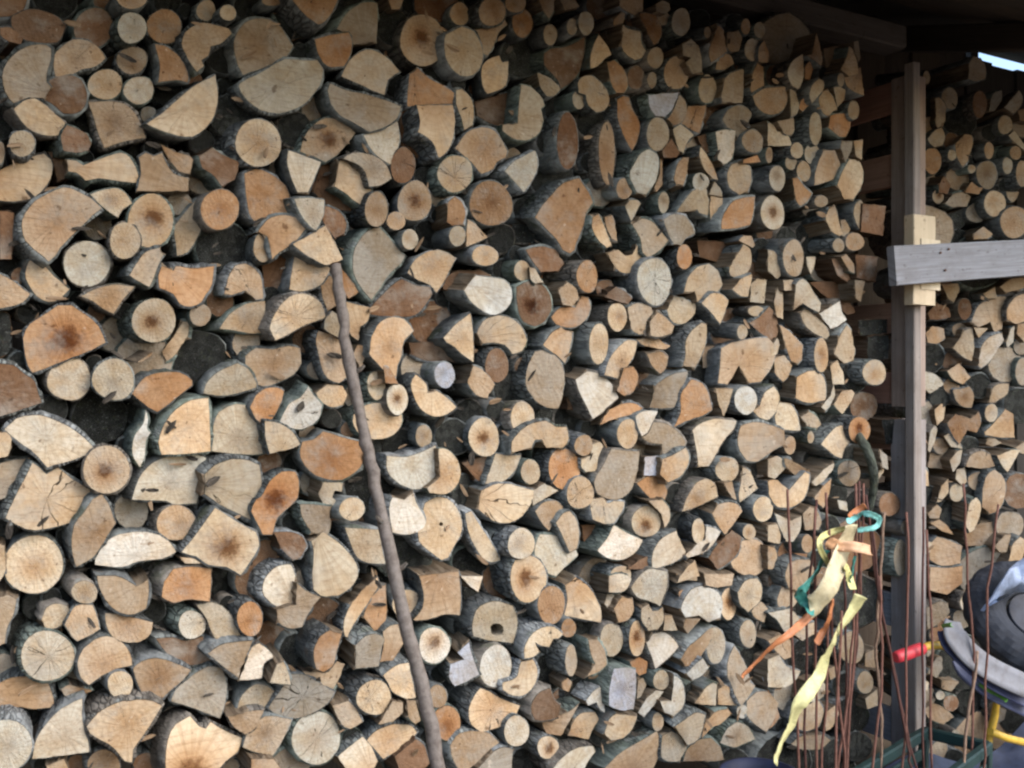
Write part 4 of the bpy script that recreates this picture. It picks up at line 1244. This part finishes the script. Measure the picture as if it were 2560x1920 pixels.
# bark scraps, splinters and sawdust clots lodged in the gaps
scr = MB(); srnd = random.Random(9)
for k in range(520):
    x, y = srnd.uniform(0, 2500), srnd.uniform(40, 1915)
    if not (in_main(x, y) or in_far(x, y)): continue
    c = at(x, y, srnd.uniform(-.02, .05)); a1 = srnd.uniform(0, math.pi); s = srnd.uniform(.006, .020)
    t = Vector((math.cos(a1), srnd.uniform(-.5, .5), math.sin(a1) * .6)).normalized(); s2 = t.cross(Vector((.2, 1, .3))).normalized(); nn = t.cross(s2)
    wood = srnd.random() < .45; tn = (.36, .26, .17) if wood else (.07, .06, .05); w = s * srnd.uniform(.12, .4)
    o0 = len(scr.v)
    prof = [(-1, -.6), (-.3, -1), (.5, -.8), (1, 0), (.4, .9), (-.5, 1), (-1, .4)]
    top = [scr.vert(c + t * (u * s) + s2 * (v * w) + nn * (.0015 + .25 * w * (1 - v * v)), tn, (v * w, u * s, k)) for u, v in prof]
    bot = [scr.vert(c + t * (u * s) + s2 * (v * w) - nn * .0006, tn, (v * w, u * s, k)) for u, v in prof]
    m_ = 1 if wood else 0
    scr.face(top, m_); scr.face(bot[::-1], m_)
    for i in range(7): scr.face((top[i], bot[i], bot[(i + 1) % 7], top[(i + 1) % 7]), m_)
tag(scr.build('bark_scraps', [M_BARK, M_SPLIT]), 'bark scraps and splinters lodged between the firewood logs', 'scraps', kind='stuff')

# ------------------------------------------------------------------ pallets, post, boards at the end of the stack
def pallet(z0, label, tints):
    X0 = 2.52; root = tag(empty('pallet', (X0, .4, z0)), label, 'pallet', 'pallets holding the end of the stack')
    h = 1.02
    for k, (yy, ww) in enumerate(((.035, .095), (.43, .085), (.81, .085))):
        m = MB(); m.box((X0 + .032, yy, z0 + h / 2), (h, ww, .038), (Vector((0, 0, 1)), Vector((0, 1, 0)), Vector((1, 0, 0))), .004, .0015, tints[2], rnd.random() * 9)
        m.build('stringer', M_PLANK, root, root.location)
    for k in (0, 1, 3, 4) if z0 > 1 else (0, 2, 3, 5):
        z = z0 + .055 + k * (h - .11) / (4 if z0 > 1 else 5)
        m = MB(); m.box((X0 - .0, .43, z + rnd.uniform(-.006, .006)), (.86, .022, .095 + rnd.uniform(-.008, .012)), (Vector((0, 1, 0)), Vector((1, 0, 0)), Vector((0, 0, 1))), .002, .0012, tints[k % 2], rnd.random() * 9)
        m.build('board', M_PLANK, root, root.location)
    m = MB(); m.box((X0 - .018, .015, z0 + h / 2), (h, .088, .012), (Vector((0, 0, 1)), Vector((0, 1, 0)), Vector((1, 0, 0))), .002, .001, tints[2], rnd.random() * 9)
    m.build('edge_board', M_PLANK, root, root.location)
    return root
pallet(1.33, 'weathered reddish brown pallet on edge behind the grey post, topmost of two', ((.36, .20, .15), (.42, .25, .18), (.38, .30, .255)))
pallet(.27, 'weathered blue-grey pallet on edge behind the rusty rods, lower of two', ((.30, .31, .34), (.30, .185, .14), (.35, .32, .31)))

a = at(2280, 160, -.035); b = at(2286, 1800, -.035)
m = MB(); ax = (b - a).normalized(); c = (a + b) / 2
sidev = Vector((1, 0, 0)); sidev = (sidev - ax * sidev.dot(ax)).normalized(); dv = ax.cross(sidev)
base = a + ax * ((a.z) / -ax.z)
m.box((a + base) / 2, ((base - a).length, .030, .036), (ax, sidev, dv), .003, .0008, (.31, .275, .25), 2.2)
tag(m.build('post', M_PLANK, None, base), 'slim weathered grey square post standing in front of the pallets', 'post')

Yb = -.10
p = [at(*tile(1920, 480, *q), Yb) for q in ((106.5, 47), (107.5, 81))]
q0 = (p[0] + p[1]) / 2; q1 = (at(*tile(1920, 480, 221, 41), Yb) + at(*tile(1920, 480, 221, 72.5), Yb)) / 2
dirb = (q1 - q0).normalized(); q2 = q0 + dirb * 1.15
up = Vector((0, -1, 0)).cross(dirb).normalized()
if up.z < 0: up = -up
m = MB(); m.box((q0 + q2) / 2, ((q2 - q0).length, .026, (p[0] - p[1]).length), (dirb, Vector((0, -1, 0)), up), .002, .0006, (.26, .27, .295), 5.1)
gb = tag(m.build('grey_board', M_PLANK, None, q0), 'wide smooth grey board nailed across the post and rising away from it', 'board')
for (sx, sy) in ((145, 53), (149, 68), (152, 50)):
    c = at(*tile(1920, 480, sx, sy), Yb) + Vector((0, -.0145, 0)); mm = MB()
    mm.tube([c, c + Vector((0, -.004, 0))], .0035, 8, (.12, .06, .04)); mm.build('nail', M_RUST, gb, q0)
def block(x0, y0, x1, y1, Y, th, label, tint):
    a, b = at(*tile(1920, 480, x0, y0), Y), at(*tile(1920, 480, x1, y1), Y)
    m = MB(); m.box((a + b) / 2 + Vector((0, th / 2, 0)), (abs(a.z - b.z), abs(b.x - a.x), th), (Vector((0, 0, 1)), Vector((1, 0, 0)), Vector((0, 1, 0))), .003, .0008, tint, rnd.random() * 9)
    tag(m.build('timber_block', M_NEW, None, ((a + b) / 2)), label, 'block')
block(126, 19, 145, 98, -.083, .036, 'tall pale fresh timber block clamped between post and grey board', (.60, .50, .35))
block(132.5, 40, 149, 85, -.0865, .0028, 'short pale timber offcut peeping out behind the grey board', (.64, .55, .40))

# the leaning pole
pp = [(838, 662, -.055), (852, 760, -.08), (872, 900, -.11), (905, 1060, -.15), (932, 1180, -.18), (965, 1340, -.22), (1010, 1540, -.27), (1062, 1740, -.31), (1098, 1925, -.35)]
pts = [at(x, y, Y) for x, y, Y in pp]
d = (pts[-1] - pts[-2]).normalized(); pts.append(pts[-1] + d * (pts[-1].z / -d.z))
fine = []
for a, b in zip(pts, pts[1:]):
    for k in range(5): fine.append(a.lerp(b, k / 5) + Vector((rnd.gauss(0, .0011), 0, rnd.gauss(0, .001))))
fine.append(pts[-1])
root = tag(empty('leaning_pole', pts[-1]), 'long thin bark-covered pole leaning against the front of the stack', 'pole')
m = MB(); m.tube(fine, [.0112 + .003 * i / len(fine) + rnd.gauss(0, .0011) for i in range(len(fine))], 14, (.165, .142, .125), 3.0, cap=False)
m.build('bark', M_POLE, root, pts[-1])
m = MB(); t = (fine[1] - fine[0]).normalized(); aa = t.cross(Vector((0, 1, 0))).normalized(); bb = aa.cross(t)
ids = [m.vert(fine[0] - t * .002 + (aa * math.cos(q) + bb * math.sin(q)) * .0122, (.50, .34, .24), (math.cos(q), math.sin(q), 2), (0, .2, 0)) for q in [2 * math.pi * k / 12 for k in range(12)]]
m.face(ids); m.build('cut_face', M_END, root, pts[-1])
for (x, y, Y, s) in ((880, 935, -.118, 1), (962, 1310, -.214, -1), (985, 1430, -.24, 1)):
    c = at(x, y, Y); m = MB(); m.tube([c, c + Vector((s * .016, -.008, .010)), c + Vector((s * .022, -.012, .018))], [.007, .005, .003], 8, (.12, .10, .085), 1.0)
    m.build('branch_stub', M_BARK, root, pts[-1])

# bent branch hanging over the end of the stack
P = [at(*tile(1920, 960, *q), Y) for q, Y in (((66, 33), .10), ((76, 42), .02), ((84, 54), -.05), ((89, 66), -.07), ((92, 80), -.075), ((91, 92), -.07), ((88, 106), -.055), ((86, 118), -.03))]
Q = []
for i in range(len(P) - 1):
    for k in range(3): Q.append(P[i].lerp(P[i + 1], k / 3))
Q.append(P[-1])
m = MB(); m.tube(Q, [.016 - .007 * i / len(Q) + rnd.gauss(0, .0005) for i in range(len(Q))], 10, (.085, .095, .075), 4.0)
tag(m.build('bent_branch', M_BARK, None, P[-1]), 'bent greenish bark-covered branch drooping over the end of the stack', 'branch')

# ------------------------------------------------------------------ rusty rods with strips of tape
RODS = [  # path in the photograph (tile 1920,1440; the tile above has negative y), distance from the stack
 ([(16, -75), (20, 0), (26, 166)], -.42, 1), ([(42, -66), (34, 30), (32, 166)], -.36, 0), ([(40, -60), (41, 50), (42, 166)], -.40, 1),
 ([(50, -72), (53, 10), (51, 90), (46, 166)], -.38, 1), ([(52, -40), (56, 50), (62, 110), (67, 166)], -.44, 1), ([(66, 0), (68, 80), (66, 166)], -.37, 0),
 ([(76, -80), (74, 30), (70, 100), (60, 166)], -.41, 1), ([(79, -82), (77, 60), (70, 120), (65, 166)], -.35, 0), ([(83, -80), (80, 0), (75, 60), (68, 166)], -.39, 1),
 ([(84, -70), (96, 20), (110, 90), (128, 166)], -.40, 0), ([(90, -40), (98, 30), (108, 80), (120, 140), (124, 166)], -.43, 0), ([(100, -55), (97, 10), (93, 60), (97, 110), (98, 166)], -.37, 2),
 ([(97, 0), (99, 80), (90, 166)], -.45, 1), ([(121, -55), (120, 40), (117, 166)], -.42, 1), ([(134, -60), (133, 60), (133, 166)], -.36, 0),
 ([(136, -40), (141, 30), (141, 166)], -.40, 1), ([(169, -80), (172, 0), (178, 66), (176, 166)], -.40, 1), ([(199, -62), (190, 10), (188, 120), (187, 166)], -.44, 1),
 ([(182, 65), (174, 110), (168, 166)], -.47, 2), ([(64, 30), (60, 90), (58, 166)], -.48, 1)]
RODL = ['thin rusty steel rod standing upright among the taped rods before the stack', 'thin dark rusty steel rod standing among the taped rods before the stack', 'thin pale brown cane standing among the rusty rods before the stack']
for path, Y, tone in RODS:
    P = [at(*tile(1920, 1440, *q), Y) for q in path]
    d = (P[-1] - P[-2]).normalized(); e = P[-1] + d * (P[-1].z / -d.z)
    Q = []
    for a, b in zip(P + [], P[1:] + [e]):
        for k in range(4): Q.append(a.lerp(b, k / 4) + Vector((rnd.gauss(0, .0009), rnd.gauss(0, .002), 0)))
    Q.append(e)
    lab = RODL[1 if tone == 0 else 0 if tone == 1 else 2]
    lab = {(16, -75): 'rusty rod standing outermost of the taped bunch, farthest from the post', (199, -62): 'rusty rod standing in front of the black tyre and mudguard',
           (169, -80): 'rusty rod standing just outside the wheelbarrow, on its post side', (134, -60): 'dark rusty rod standing close beside the slim grey post',
           (136, -40): 'rusty rod crossing the yellow tube next to the red grip', (121, -55): 'rusty rod standing right in front of the slim grey post',
           (84, -70): 'dark slanting rod leaning past the red grip towards the crate', (90, -40): 'second dark slanting rod leaning alongside another towards the crate',
           (182, 65): 'short pale cane leaning in front of the grey mudguard'}.get(path[0], lab)
    m = MB(); m.tube(Q, .0030 if tone != 2 else .0036, 7, ((.10, .045, .036), (.18, .085, .062), (.27, .18, .125))[tone])
    o = tag(m.build('steel_rod' if tone < 2 else 'cane', M_RUST, None, e), lab, 'rod' if tone < 2 else 'cane', ('dark rusty rods', 'rusty rods', 'canes')[0 if tone == 0 else 1 if tone == 1 else 2] + ' standing before the stack')

def ribbon(path, width, Y, tint, label, name='tape_strip', twist=.55):
    P = [at(*tile(1920, 1440, *q), Y + .014 * math.sin(k * 1.7)) for k, q in enumerate(path)]
    Q = []
    n = len(P)
    for i in range(n - 1):
        p0, p1, p2, p3 = P[max(i - 1, 0)], P[i], P[i + 1], P[min(i + 2, n - 1)]
        for k in range(6):
            t = k / 6
            Q.append(.5 * (2 * p1 + (p2 - p0) * t + (2 * p0 - 5 * p1 + 4 * p2 - p3) * t * t + (3 * p1 - p0 - 3 * p2 + p3) * t ** 3))
    Q.append(P[-1])
    w = width * 1.2 * 2.8933 / FPX * 2.35; m = MB(); A = []; ph = rnd.uniform(0, 6)
    for i, p in enumerate(Q):
        t = (Q[min(i + 1, len(Q) - 1)] - Q[max(i - 1, 0)]).normalized()
        s = t.cross(Vector((0, -1, 0))); s.normalize(); f = t.cross(s)
        an = twist * math.sin(i * .16 + ph); s2 = s * math.cos(an) + f * math.sin(an); nn = t.cross(s2)
        jj = 1 + .06 * math.sin(i * .3 + ph)
        A.append([m.vert(p + s2 * w / 2 * jj * u + nn * (.0006 * v + .003 * math.cos(u * 2.2) + .0009 * math.sin(i * 1.7 + u * 4 + ph)), tint) for u, v in ((-1, 0), (-.35, 0), (.35, 0), (1, 0), (1, 1), (.35, 1), (-.35, 1), (-1, 1))])
    for a, b in zip(A, A[1:]):
        for i in range(8):
            j = (i + 1) % 8; m.face((a[i], a[j], b[j], b[i]), 0, True)
    m.face(A[0][::-1]); m.face(A[-1])
    tag(m.build(name, M_TAPE, None, P[0]), label, 'tape')
YEL, PALE, TEAL, LTEAL, ORA, LORA = (.60, .56, .24), (.56, .49, .31), (.05, .24, .21), (.24, .60, .58), (.48, .19, .08), (.62, .36, .20)
ribbon([(72, -42), (58, -39), (46, -33), (45, -24), (52, -10), (55, 2)], 4, -.452, YEL, 'narrow yellow tape looped sideways round the rusty rods')
ribbon([(72, -44), (66, -28), (60, -10), (52, 10), (40, 24), (36, 26)], 15, -.468, PALE, 'broad pale yellow tape hanging in the middle of the rods', twist=.15)
ribbon([(52, -30), (62, -26), (76, -25), (89, -22)], 7.5, -.476, LORA, 'light orange tape running level across the rods')
ribbon([(84, -61), (77, -57), (70, -53)], 4.5, -.455, ORA, 'short orange tape end sticking up at the top of the rods')
ribbon([(69, -47), (75, -51), (82, -54), (90, -53), (96, -49), (93, -43), (86, -41), (78, -40)], 4.6, -.462, LTEAL, 'light turquoise tape tied in a loop round the rods')
ribbon([(50, -22), (44, -8), (38, 2), (30, 12), (26, 14), (33, 24), (36, 32)], 8, -.456, TEAL, 'dark teal tape hanging limp from the rods')
ribbon([(75, -16), (73, -6), (72, 4)], 5.5, -.470, TEAL, 'short teal tape end below the orange band')
ribbon([(67, -8), (70, 2), (73, 11)], 6, -.480, YEL, 'short bright yellow tape end among the rods')
ribbon([(80, 17), (72, 30), (61, 46), (56, 58), (49, 70), (44, 86), (36, 98), (26, 112), (20, 128), (12, 142), (6, 160)], 9.5, -.474, (.60, .58, .29), 'long pale yellow tape trailing down to the ground from the rods', twist=.45)
ribbon([(-22, 86), (-10, 74), (4, 60), (18, 50), (32, 38), (46, 24), (60, 6)], 5, -.450, ORA, 'long orange tape stretched slantwise away from the rods')
ribbon([(42, 58), (47, 48), (52, 38), (56, 20)], 5, -.463, ORA, 'orange tape strip crossing behind the long pale yellow tape')

# ------------------------------------------------------------------ garden things in the corner
def arc_pts(c, u, v, r0, r1, a0, a1, n): return [c + u * (r0 * math.cos(a0 + (a1 - a0) * k / n)) + v * (r1 * math.sin(a0 + (a1 - a0) * k / n)) for k in range(n + 1)]
Yw = -.34
wc = at(*tile(1920, 1440, 230, 38), Yw)
wb = tag(empty('wheelbarrow', (wc.x, wc.y, 0)), 'tipped-over wheelbarrow with yellow tube frame, red grip and black tyre', 'wheelbarrow')
base = Vector((wc.x, wc.y, 0))
axis = Vector((-.30, -.62, .72)).normalized(); u = Vector((1, -.2, .2)); u = (u - axis * u.dot(axis)).normalized(); v = axis.cross(u)
m = MB(); R0, r0 = .135, .055; NR, NS = 84, 20; rg = []
for k in range(NR):
    a = 2 * math.pi * k / NR; c = wc + (u * math.cos(a) + v * math.sin(a)) * R0; rr = u * math.cos(a) + v * math.sin(a); ring = []
    for q in range(NS):
        b = 2 * math.pi * q / NS; lug = 1 + (.06 if ((k + q // 2) % 4 < 2 and math.cos(b) > .15) else .025 * (q % 4 == 1))
        ring.append(m.vert(c + (rr * math.cos(b) + axis * math.sin(b) * .9) * r0 * lug, (.042, .047, .058)))
    rg.append(ring)
for k in range(NR):
    for q in range(NS): m.face((rg[k][q], rg[(k + 1) % NR][q], rg[(k + 1) % NR][(q + 1) % NS], rg[k][(q + 1) % NS]), 0, False)
m.build('tyre', M_RUBBER, wb, base)
m = MB(); m.tube([wc - axis * .02, wc - axis * .012, wc + axis * .012, wc + axis * .02], [.074, .075, .075, .074], 24, (.05, .055, .07)); m.build('rim', M_PLASTIC, wb, base)
def band(path, w, Y, tint, name, mat, th=.006):
    P = [at(*tile(1920, 1440, *q), Y - .02 * k) for k, q in enumerate(path)]; m = MB(); A = []
    Q = []
    for i in range(len(P) - 1):
        p0, p1, p2, p3 = P[max(i - 1, 0)], P[i], P[i + 1], P[min(i + 2, len(P) - 1)]
        for k in range(5):
            t = k / 5; Q.append(.5 * (2 * p1 + (p2 - p0) * t + (2 * p0 - 5 * p1 + 4 * p2 - p3) * t * t + (3 * p1 - p0 - 3 * p2 + p3) * t ** 3))
    Q.append(P[-1]); wid = w * 2.8933 / FPX * 2.5
    for i, p in enumerate(Q):
        t = (Q[min(i + 1, len(Q) - 1)] - Q[max(i - 1, 0)]).normalized(); s = t.cross(Vector((-.3, -1, .35))).normalized(); f = t.cross(s)
        k = .65 + .35 * min(1, i / 4)
        A.append([m.vert(p + s * wid / 2 * k * a + f * (b * th + .006 * (1 - a * a)), tint) for a, b in ((-1, 0), (-.5, 0), (0, 0), (.5, 0), (1, 0), (1, 1), (.5, 1), (0, 1), (-.5, 1), (-1, 1))])
    n = 10
    for a, b in zip(A, A[1:]):
        for i in range(n): m.face((a[i], a[(i + 1) % n], b[(i + 1) % n], b[i]), 0, True)
    m.face(A[0][::-1]); m.face(A[-1]); return m
band([(160, 38), (163, 52), (176, 68), (196, 82), (230, 98)], 21, -.36, (.19, .195, .215), 'mudguard', M_PLASTIC).build('mudguard', M_PLASTIC, wb, base)
band([(150, 47), (156, 60), (170, 74), (192, 92), (230, 112)], 10, -.345, (.045, .055, .12), 'mudguard_edge', M_PLASTIC).build('mudguard_edge', M_PLASTIC, wb, base)
band([(163, 72), (172, 84), (190, 98), (205, 106), (230, 118)], 14, -.33, (.075, .09, .17), 'lower_guard', M_PLASTIC).build('lower_guard', M_PLASTIC, wb, base)
band([(180, 91), (190, 98), (200, 103), (206, 107)], 4, -.355, (.12, .30, .05), 'green_lettering', M_PLASTIC, .002).build('green_stripe', M_PLASTIC, wb, base)
band([(152, 44), (156, 42.5), (160, 42)], 4, -.37, (.12, .30, .08), 'green_mark', M_PLASTIC, .002).build('green_mark', M_PLASTIC, wb, base)
tb = [(132, 62.5), (140, 60), (150, 60), (160, 64), (172, 74), (188, 90), (198, 106), (196, 120), (191, 140), (186, 168)]
P = [at(*tile(1920, 1440, *q), -.33 + .004 * k) for k, q in enumerate(tb)]
d = (P[-1] - P[-2]).normalized(); P.append(P[-1] + d * (P[-1].z / -d.z))
m = MB(); m.tube(P, .0105, 12, (.62, .40, .05)); m.build('frame_tube', M_PAINT, wb, base)
P = [at(*tile(1920, 1440, *q), -.33) for q in ((192, 134), (206, 140), (235, 147))]
m = MB(); m.tube(P, .0105, 12, (.62, .40, .05)); m.build('cross_tube', M_PAINT, wb, base)
P = [at(*tile(1920, 1440, *q), -.335) for q in ((109.5, 70.5), (112, 69.8), (118, 68), (126, 65), (132, 63), (134, 62.3))]
m = MB(); m.tube(P, [.012, .0155, .0165, .0158, .0165, .013], 12, (.50, .035, .05)); m.build('grip', M_PAINT, wb, base)

# pale blue plastic sheet crumpled above the wheel
m = MB(); cc = [(184, 30), (197, 10), (207, -6), (216, -12), (230, -22), (232, 14), (214, 14), (198, 22)]
P = [at(*tile(1920, 1440, *q), -.30 - .03 * (k % 3)) for k, q in enumerate(cc)]; ct = sum(P, Vector()) / len(P) + Vector((0, -.03, .01))
ids = []; n = len(P)
for th in (0, .0025):
    row = [[m.vert(ct.lerp(p, s) + Vector((0, th + rnd.gauss(0, .006) * (s > .2), 0)), (.27, .335, .47)) for p in P] for s in (.35, .7, 1.0)]
    cv = m.vert(ct + Vector((0, th, 0)), (.27, .335, .47)); ids.append((cv, row))
for cv, row in ids:
    for i in range(n):
        j = (i + 1) % n; m.face((cv, row[0][i], row[0][j]), 0, True)
        for a, b in zip(row, row[1:]): m.face((a[i], b[i], b[j], a[j]), 0, True)
for i in range(n): j = (i + 1) % n; m.face((ids[0][1][2][i], ids[1][1][2][i], ids[1][1][2][j], ids[0][1][2][j]))
tag(m.build('plastic_sheet', M_TAPE, None, ct), 'crumpled pale blue plastic sheet lying over the black tyre', 'sheet')

# dark green plastic crate lying low in front of the post
A, B = at(*tile(1920, 1440, 50, 188), -.46), at(*tile(1920, 1440, 136, 146), -.24)
dv = (B - A); dv.z *= .55; B = A + dv; axu = (B - A).normalized(); sv = Vector((axu.y, -axu.x, 0)).normalized(); uz = axu.cross(sv)
if uz.z < 0: uz = -uz
cr = tag(empty('plastic_crate', (A.x, A.y, 0)), 'dark green slatted plastic crate lying low behind the rusty rods', 'crate'); cb = Vector((A.x, A.y, 0))
Lc = (B - A).length; W2 = .16
G = (.006, .028, .027)
for s, nm in ((0, 'long_rim'), (W2, 'long_rim')):
    m = MB(); m.box((A + B) / 2 + sv * s, (Lc, .022, .030), (axu, sv, uz), .004, 0, G); m.build(nm, M_PLASTIC, cr, cb)
for e in (A, B):
    m = MB(); m.box(e + sv * W2 / 2, (W2, .022, .030), (sv, axu, uz), .004, 0, G); m.build('end_rim', M_PLASTIC, cr, cb)
for k in range(3):
    for s in (0, W2):
        m = MB(); m.box((A + B) / 2 + sv * s - uz * (.052 + k * .052), (Lc - .02, .010, .030), (axu, sv, uz), .003, 0, G); m.build('side_slat', M_PLASTIC, cr, cb)
for k in range(3):
    m = MB(); m.box((A + B) / 2 + sv * (.03 + k * .05) - uz * .175, (Lc - .02, .035, .008), (axu, sv, uz), .002, 0, G); m.build('floor_slat', M_PLASTIC, cr, cb)
for e in (A + axu * .012, B - axu * .012):
    for s in (0, W2):
        m = MB(); m.box(e + sv * s - uz * .095, (.19, .024, .024), (uz, sv, axu), .003, 0, G); m.build('corner_post', M_PLASTIC, cr, cb)
# crate stands on a stump of rejected logs
hz = (A.z + B.z) / 2 - .19
if hz > .05:
    m = MB(); cst = (A + B) / 2 + sv * W2 / 2; 
    m.tube([Vector((cst.x, cst.y, 0)), Vector((cst.x, cst.y, hz * .5)), Vector((cst.x, cst.y, hz - .01))], [.12, .11, .105], 18, (.07, .06, .05), 2.0, True)
    tag(m.build('chopping_stump', M_BARK, None, (cst.x, cst.y, 0)), 'dark bark-covered stump under the green crate', 'stump')

# dark blue tarpaulin crumpled along the foot of the far stack
m = MB(); GX, GY = 44, 26; trn = random.Random(3); A0, B0 = at(2150, 1880, -.12), at(2700, 1760, -.05)
bumps = [(trn.uniform(0, 1), trn.uniform(0, 1), trn.uniform(.025, .11), trn.uniform(-.05, .06)) for _ in range(130)]
rows = []
for th in (0, 1):
    grid = []
    for j_ in range(GY + 1):
        v = j_ / GY; row = []
        for i_ in range(GX + 1):
            u_ = i_ / GX
            hz = sum(a * math.exp(-((u_ - x) ** 2 + (v - y) ** 2) / (r * r)) for x, y, r, a in bumps)
            top = .22 + .10 * u_ + .05 * math.sin(u_ * 9)
            z = max(.012, top * (1 - v) ** 1.4 + hz * .7 + .012); yy_ = -.09 - .55 * v - hz * .5
            row.append(m.vert((2.15 + 1.1 * u_ + .02 * math.sin(v * 13), yy_ - .002 * th, z + .002 * th), (.024, .034, .068)))
        grid.append(row)
    rows.append(grid)
for g_, fl in ((rows[1], False), (rows[0], True)):
    for j_ in range(GY):
        for i_ in range(GX):
            f = (g_[j_][i_], g_[j_][i_ + 1], g_[j_ + 1][i_ + 1], g_[j_ + 1][i_]); m.face(f[::-1] if fl else f, 0, True)
tag(m.build('tarpaulin', M_PLASTIC, None, (2.7, -.3, 0)), 'crumpled dark blue tarpaulin heaped along the foot of the stack by the post', 'tarpaulin')

# navy bucket at the foot of the stack
bc = at(*tile(1280, 1440, 214, 170), -.30)
bk = tag(empty('bucket', (bc.x, bc.y, 0)), 'navy blue plastic bucket at the foot of the stack', 'bucket'); bb = Vector((bc.x, bc.y, 0))
m = MB(); H = bc.z; prof = [(.075, .0), (.085, .2), (.088, H - .03), (.096, H), (.090, H), (.082, H - .03), (.078, .2)]; rg = []
for (r, z) in prof: rg.append([m.vert((bc.x + r * math.cos(q), bc.y + r * math.sin(q), z), (.010, .016, .05)) for q in [2 * math.pi * k / 28 for k in range(28)]])
for a, b in zip(rg, rg[1:]):
    for i in range(28): m.face((a[i], a[(i + 1) % 28], b[(i + 1) % 28], b[i]), 0, True)
m.face(rg[0][::-1]); m.face(rg[-1]); m.build('shell', M_PLASTIC, bk, bb)
m = MB(); m.tube([Vector((bc.x - .096, bc.y, H - .02)), Vector((bc.x - .09, bc.y - .07, H - .05)), Vector((bc.x, bc.y - .10, H - .075)), Vector((bc.x + .09, bc.y - .07, H - .05)), Vector((bc.x + .096, bc.y, H - .02))], .003, 6, (.3, .3, .31)); m.build('handle', M_RUST, bk, bb)
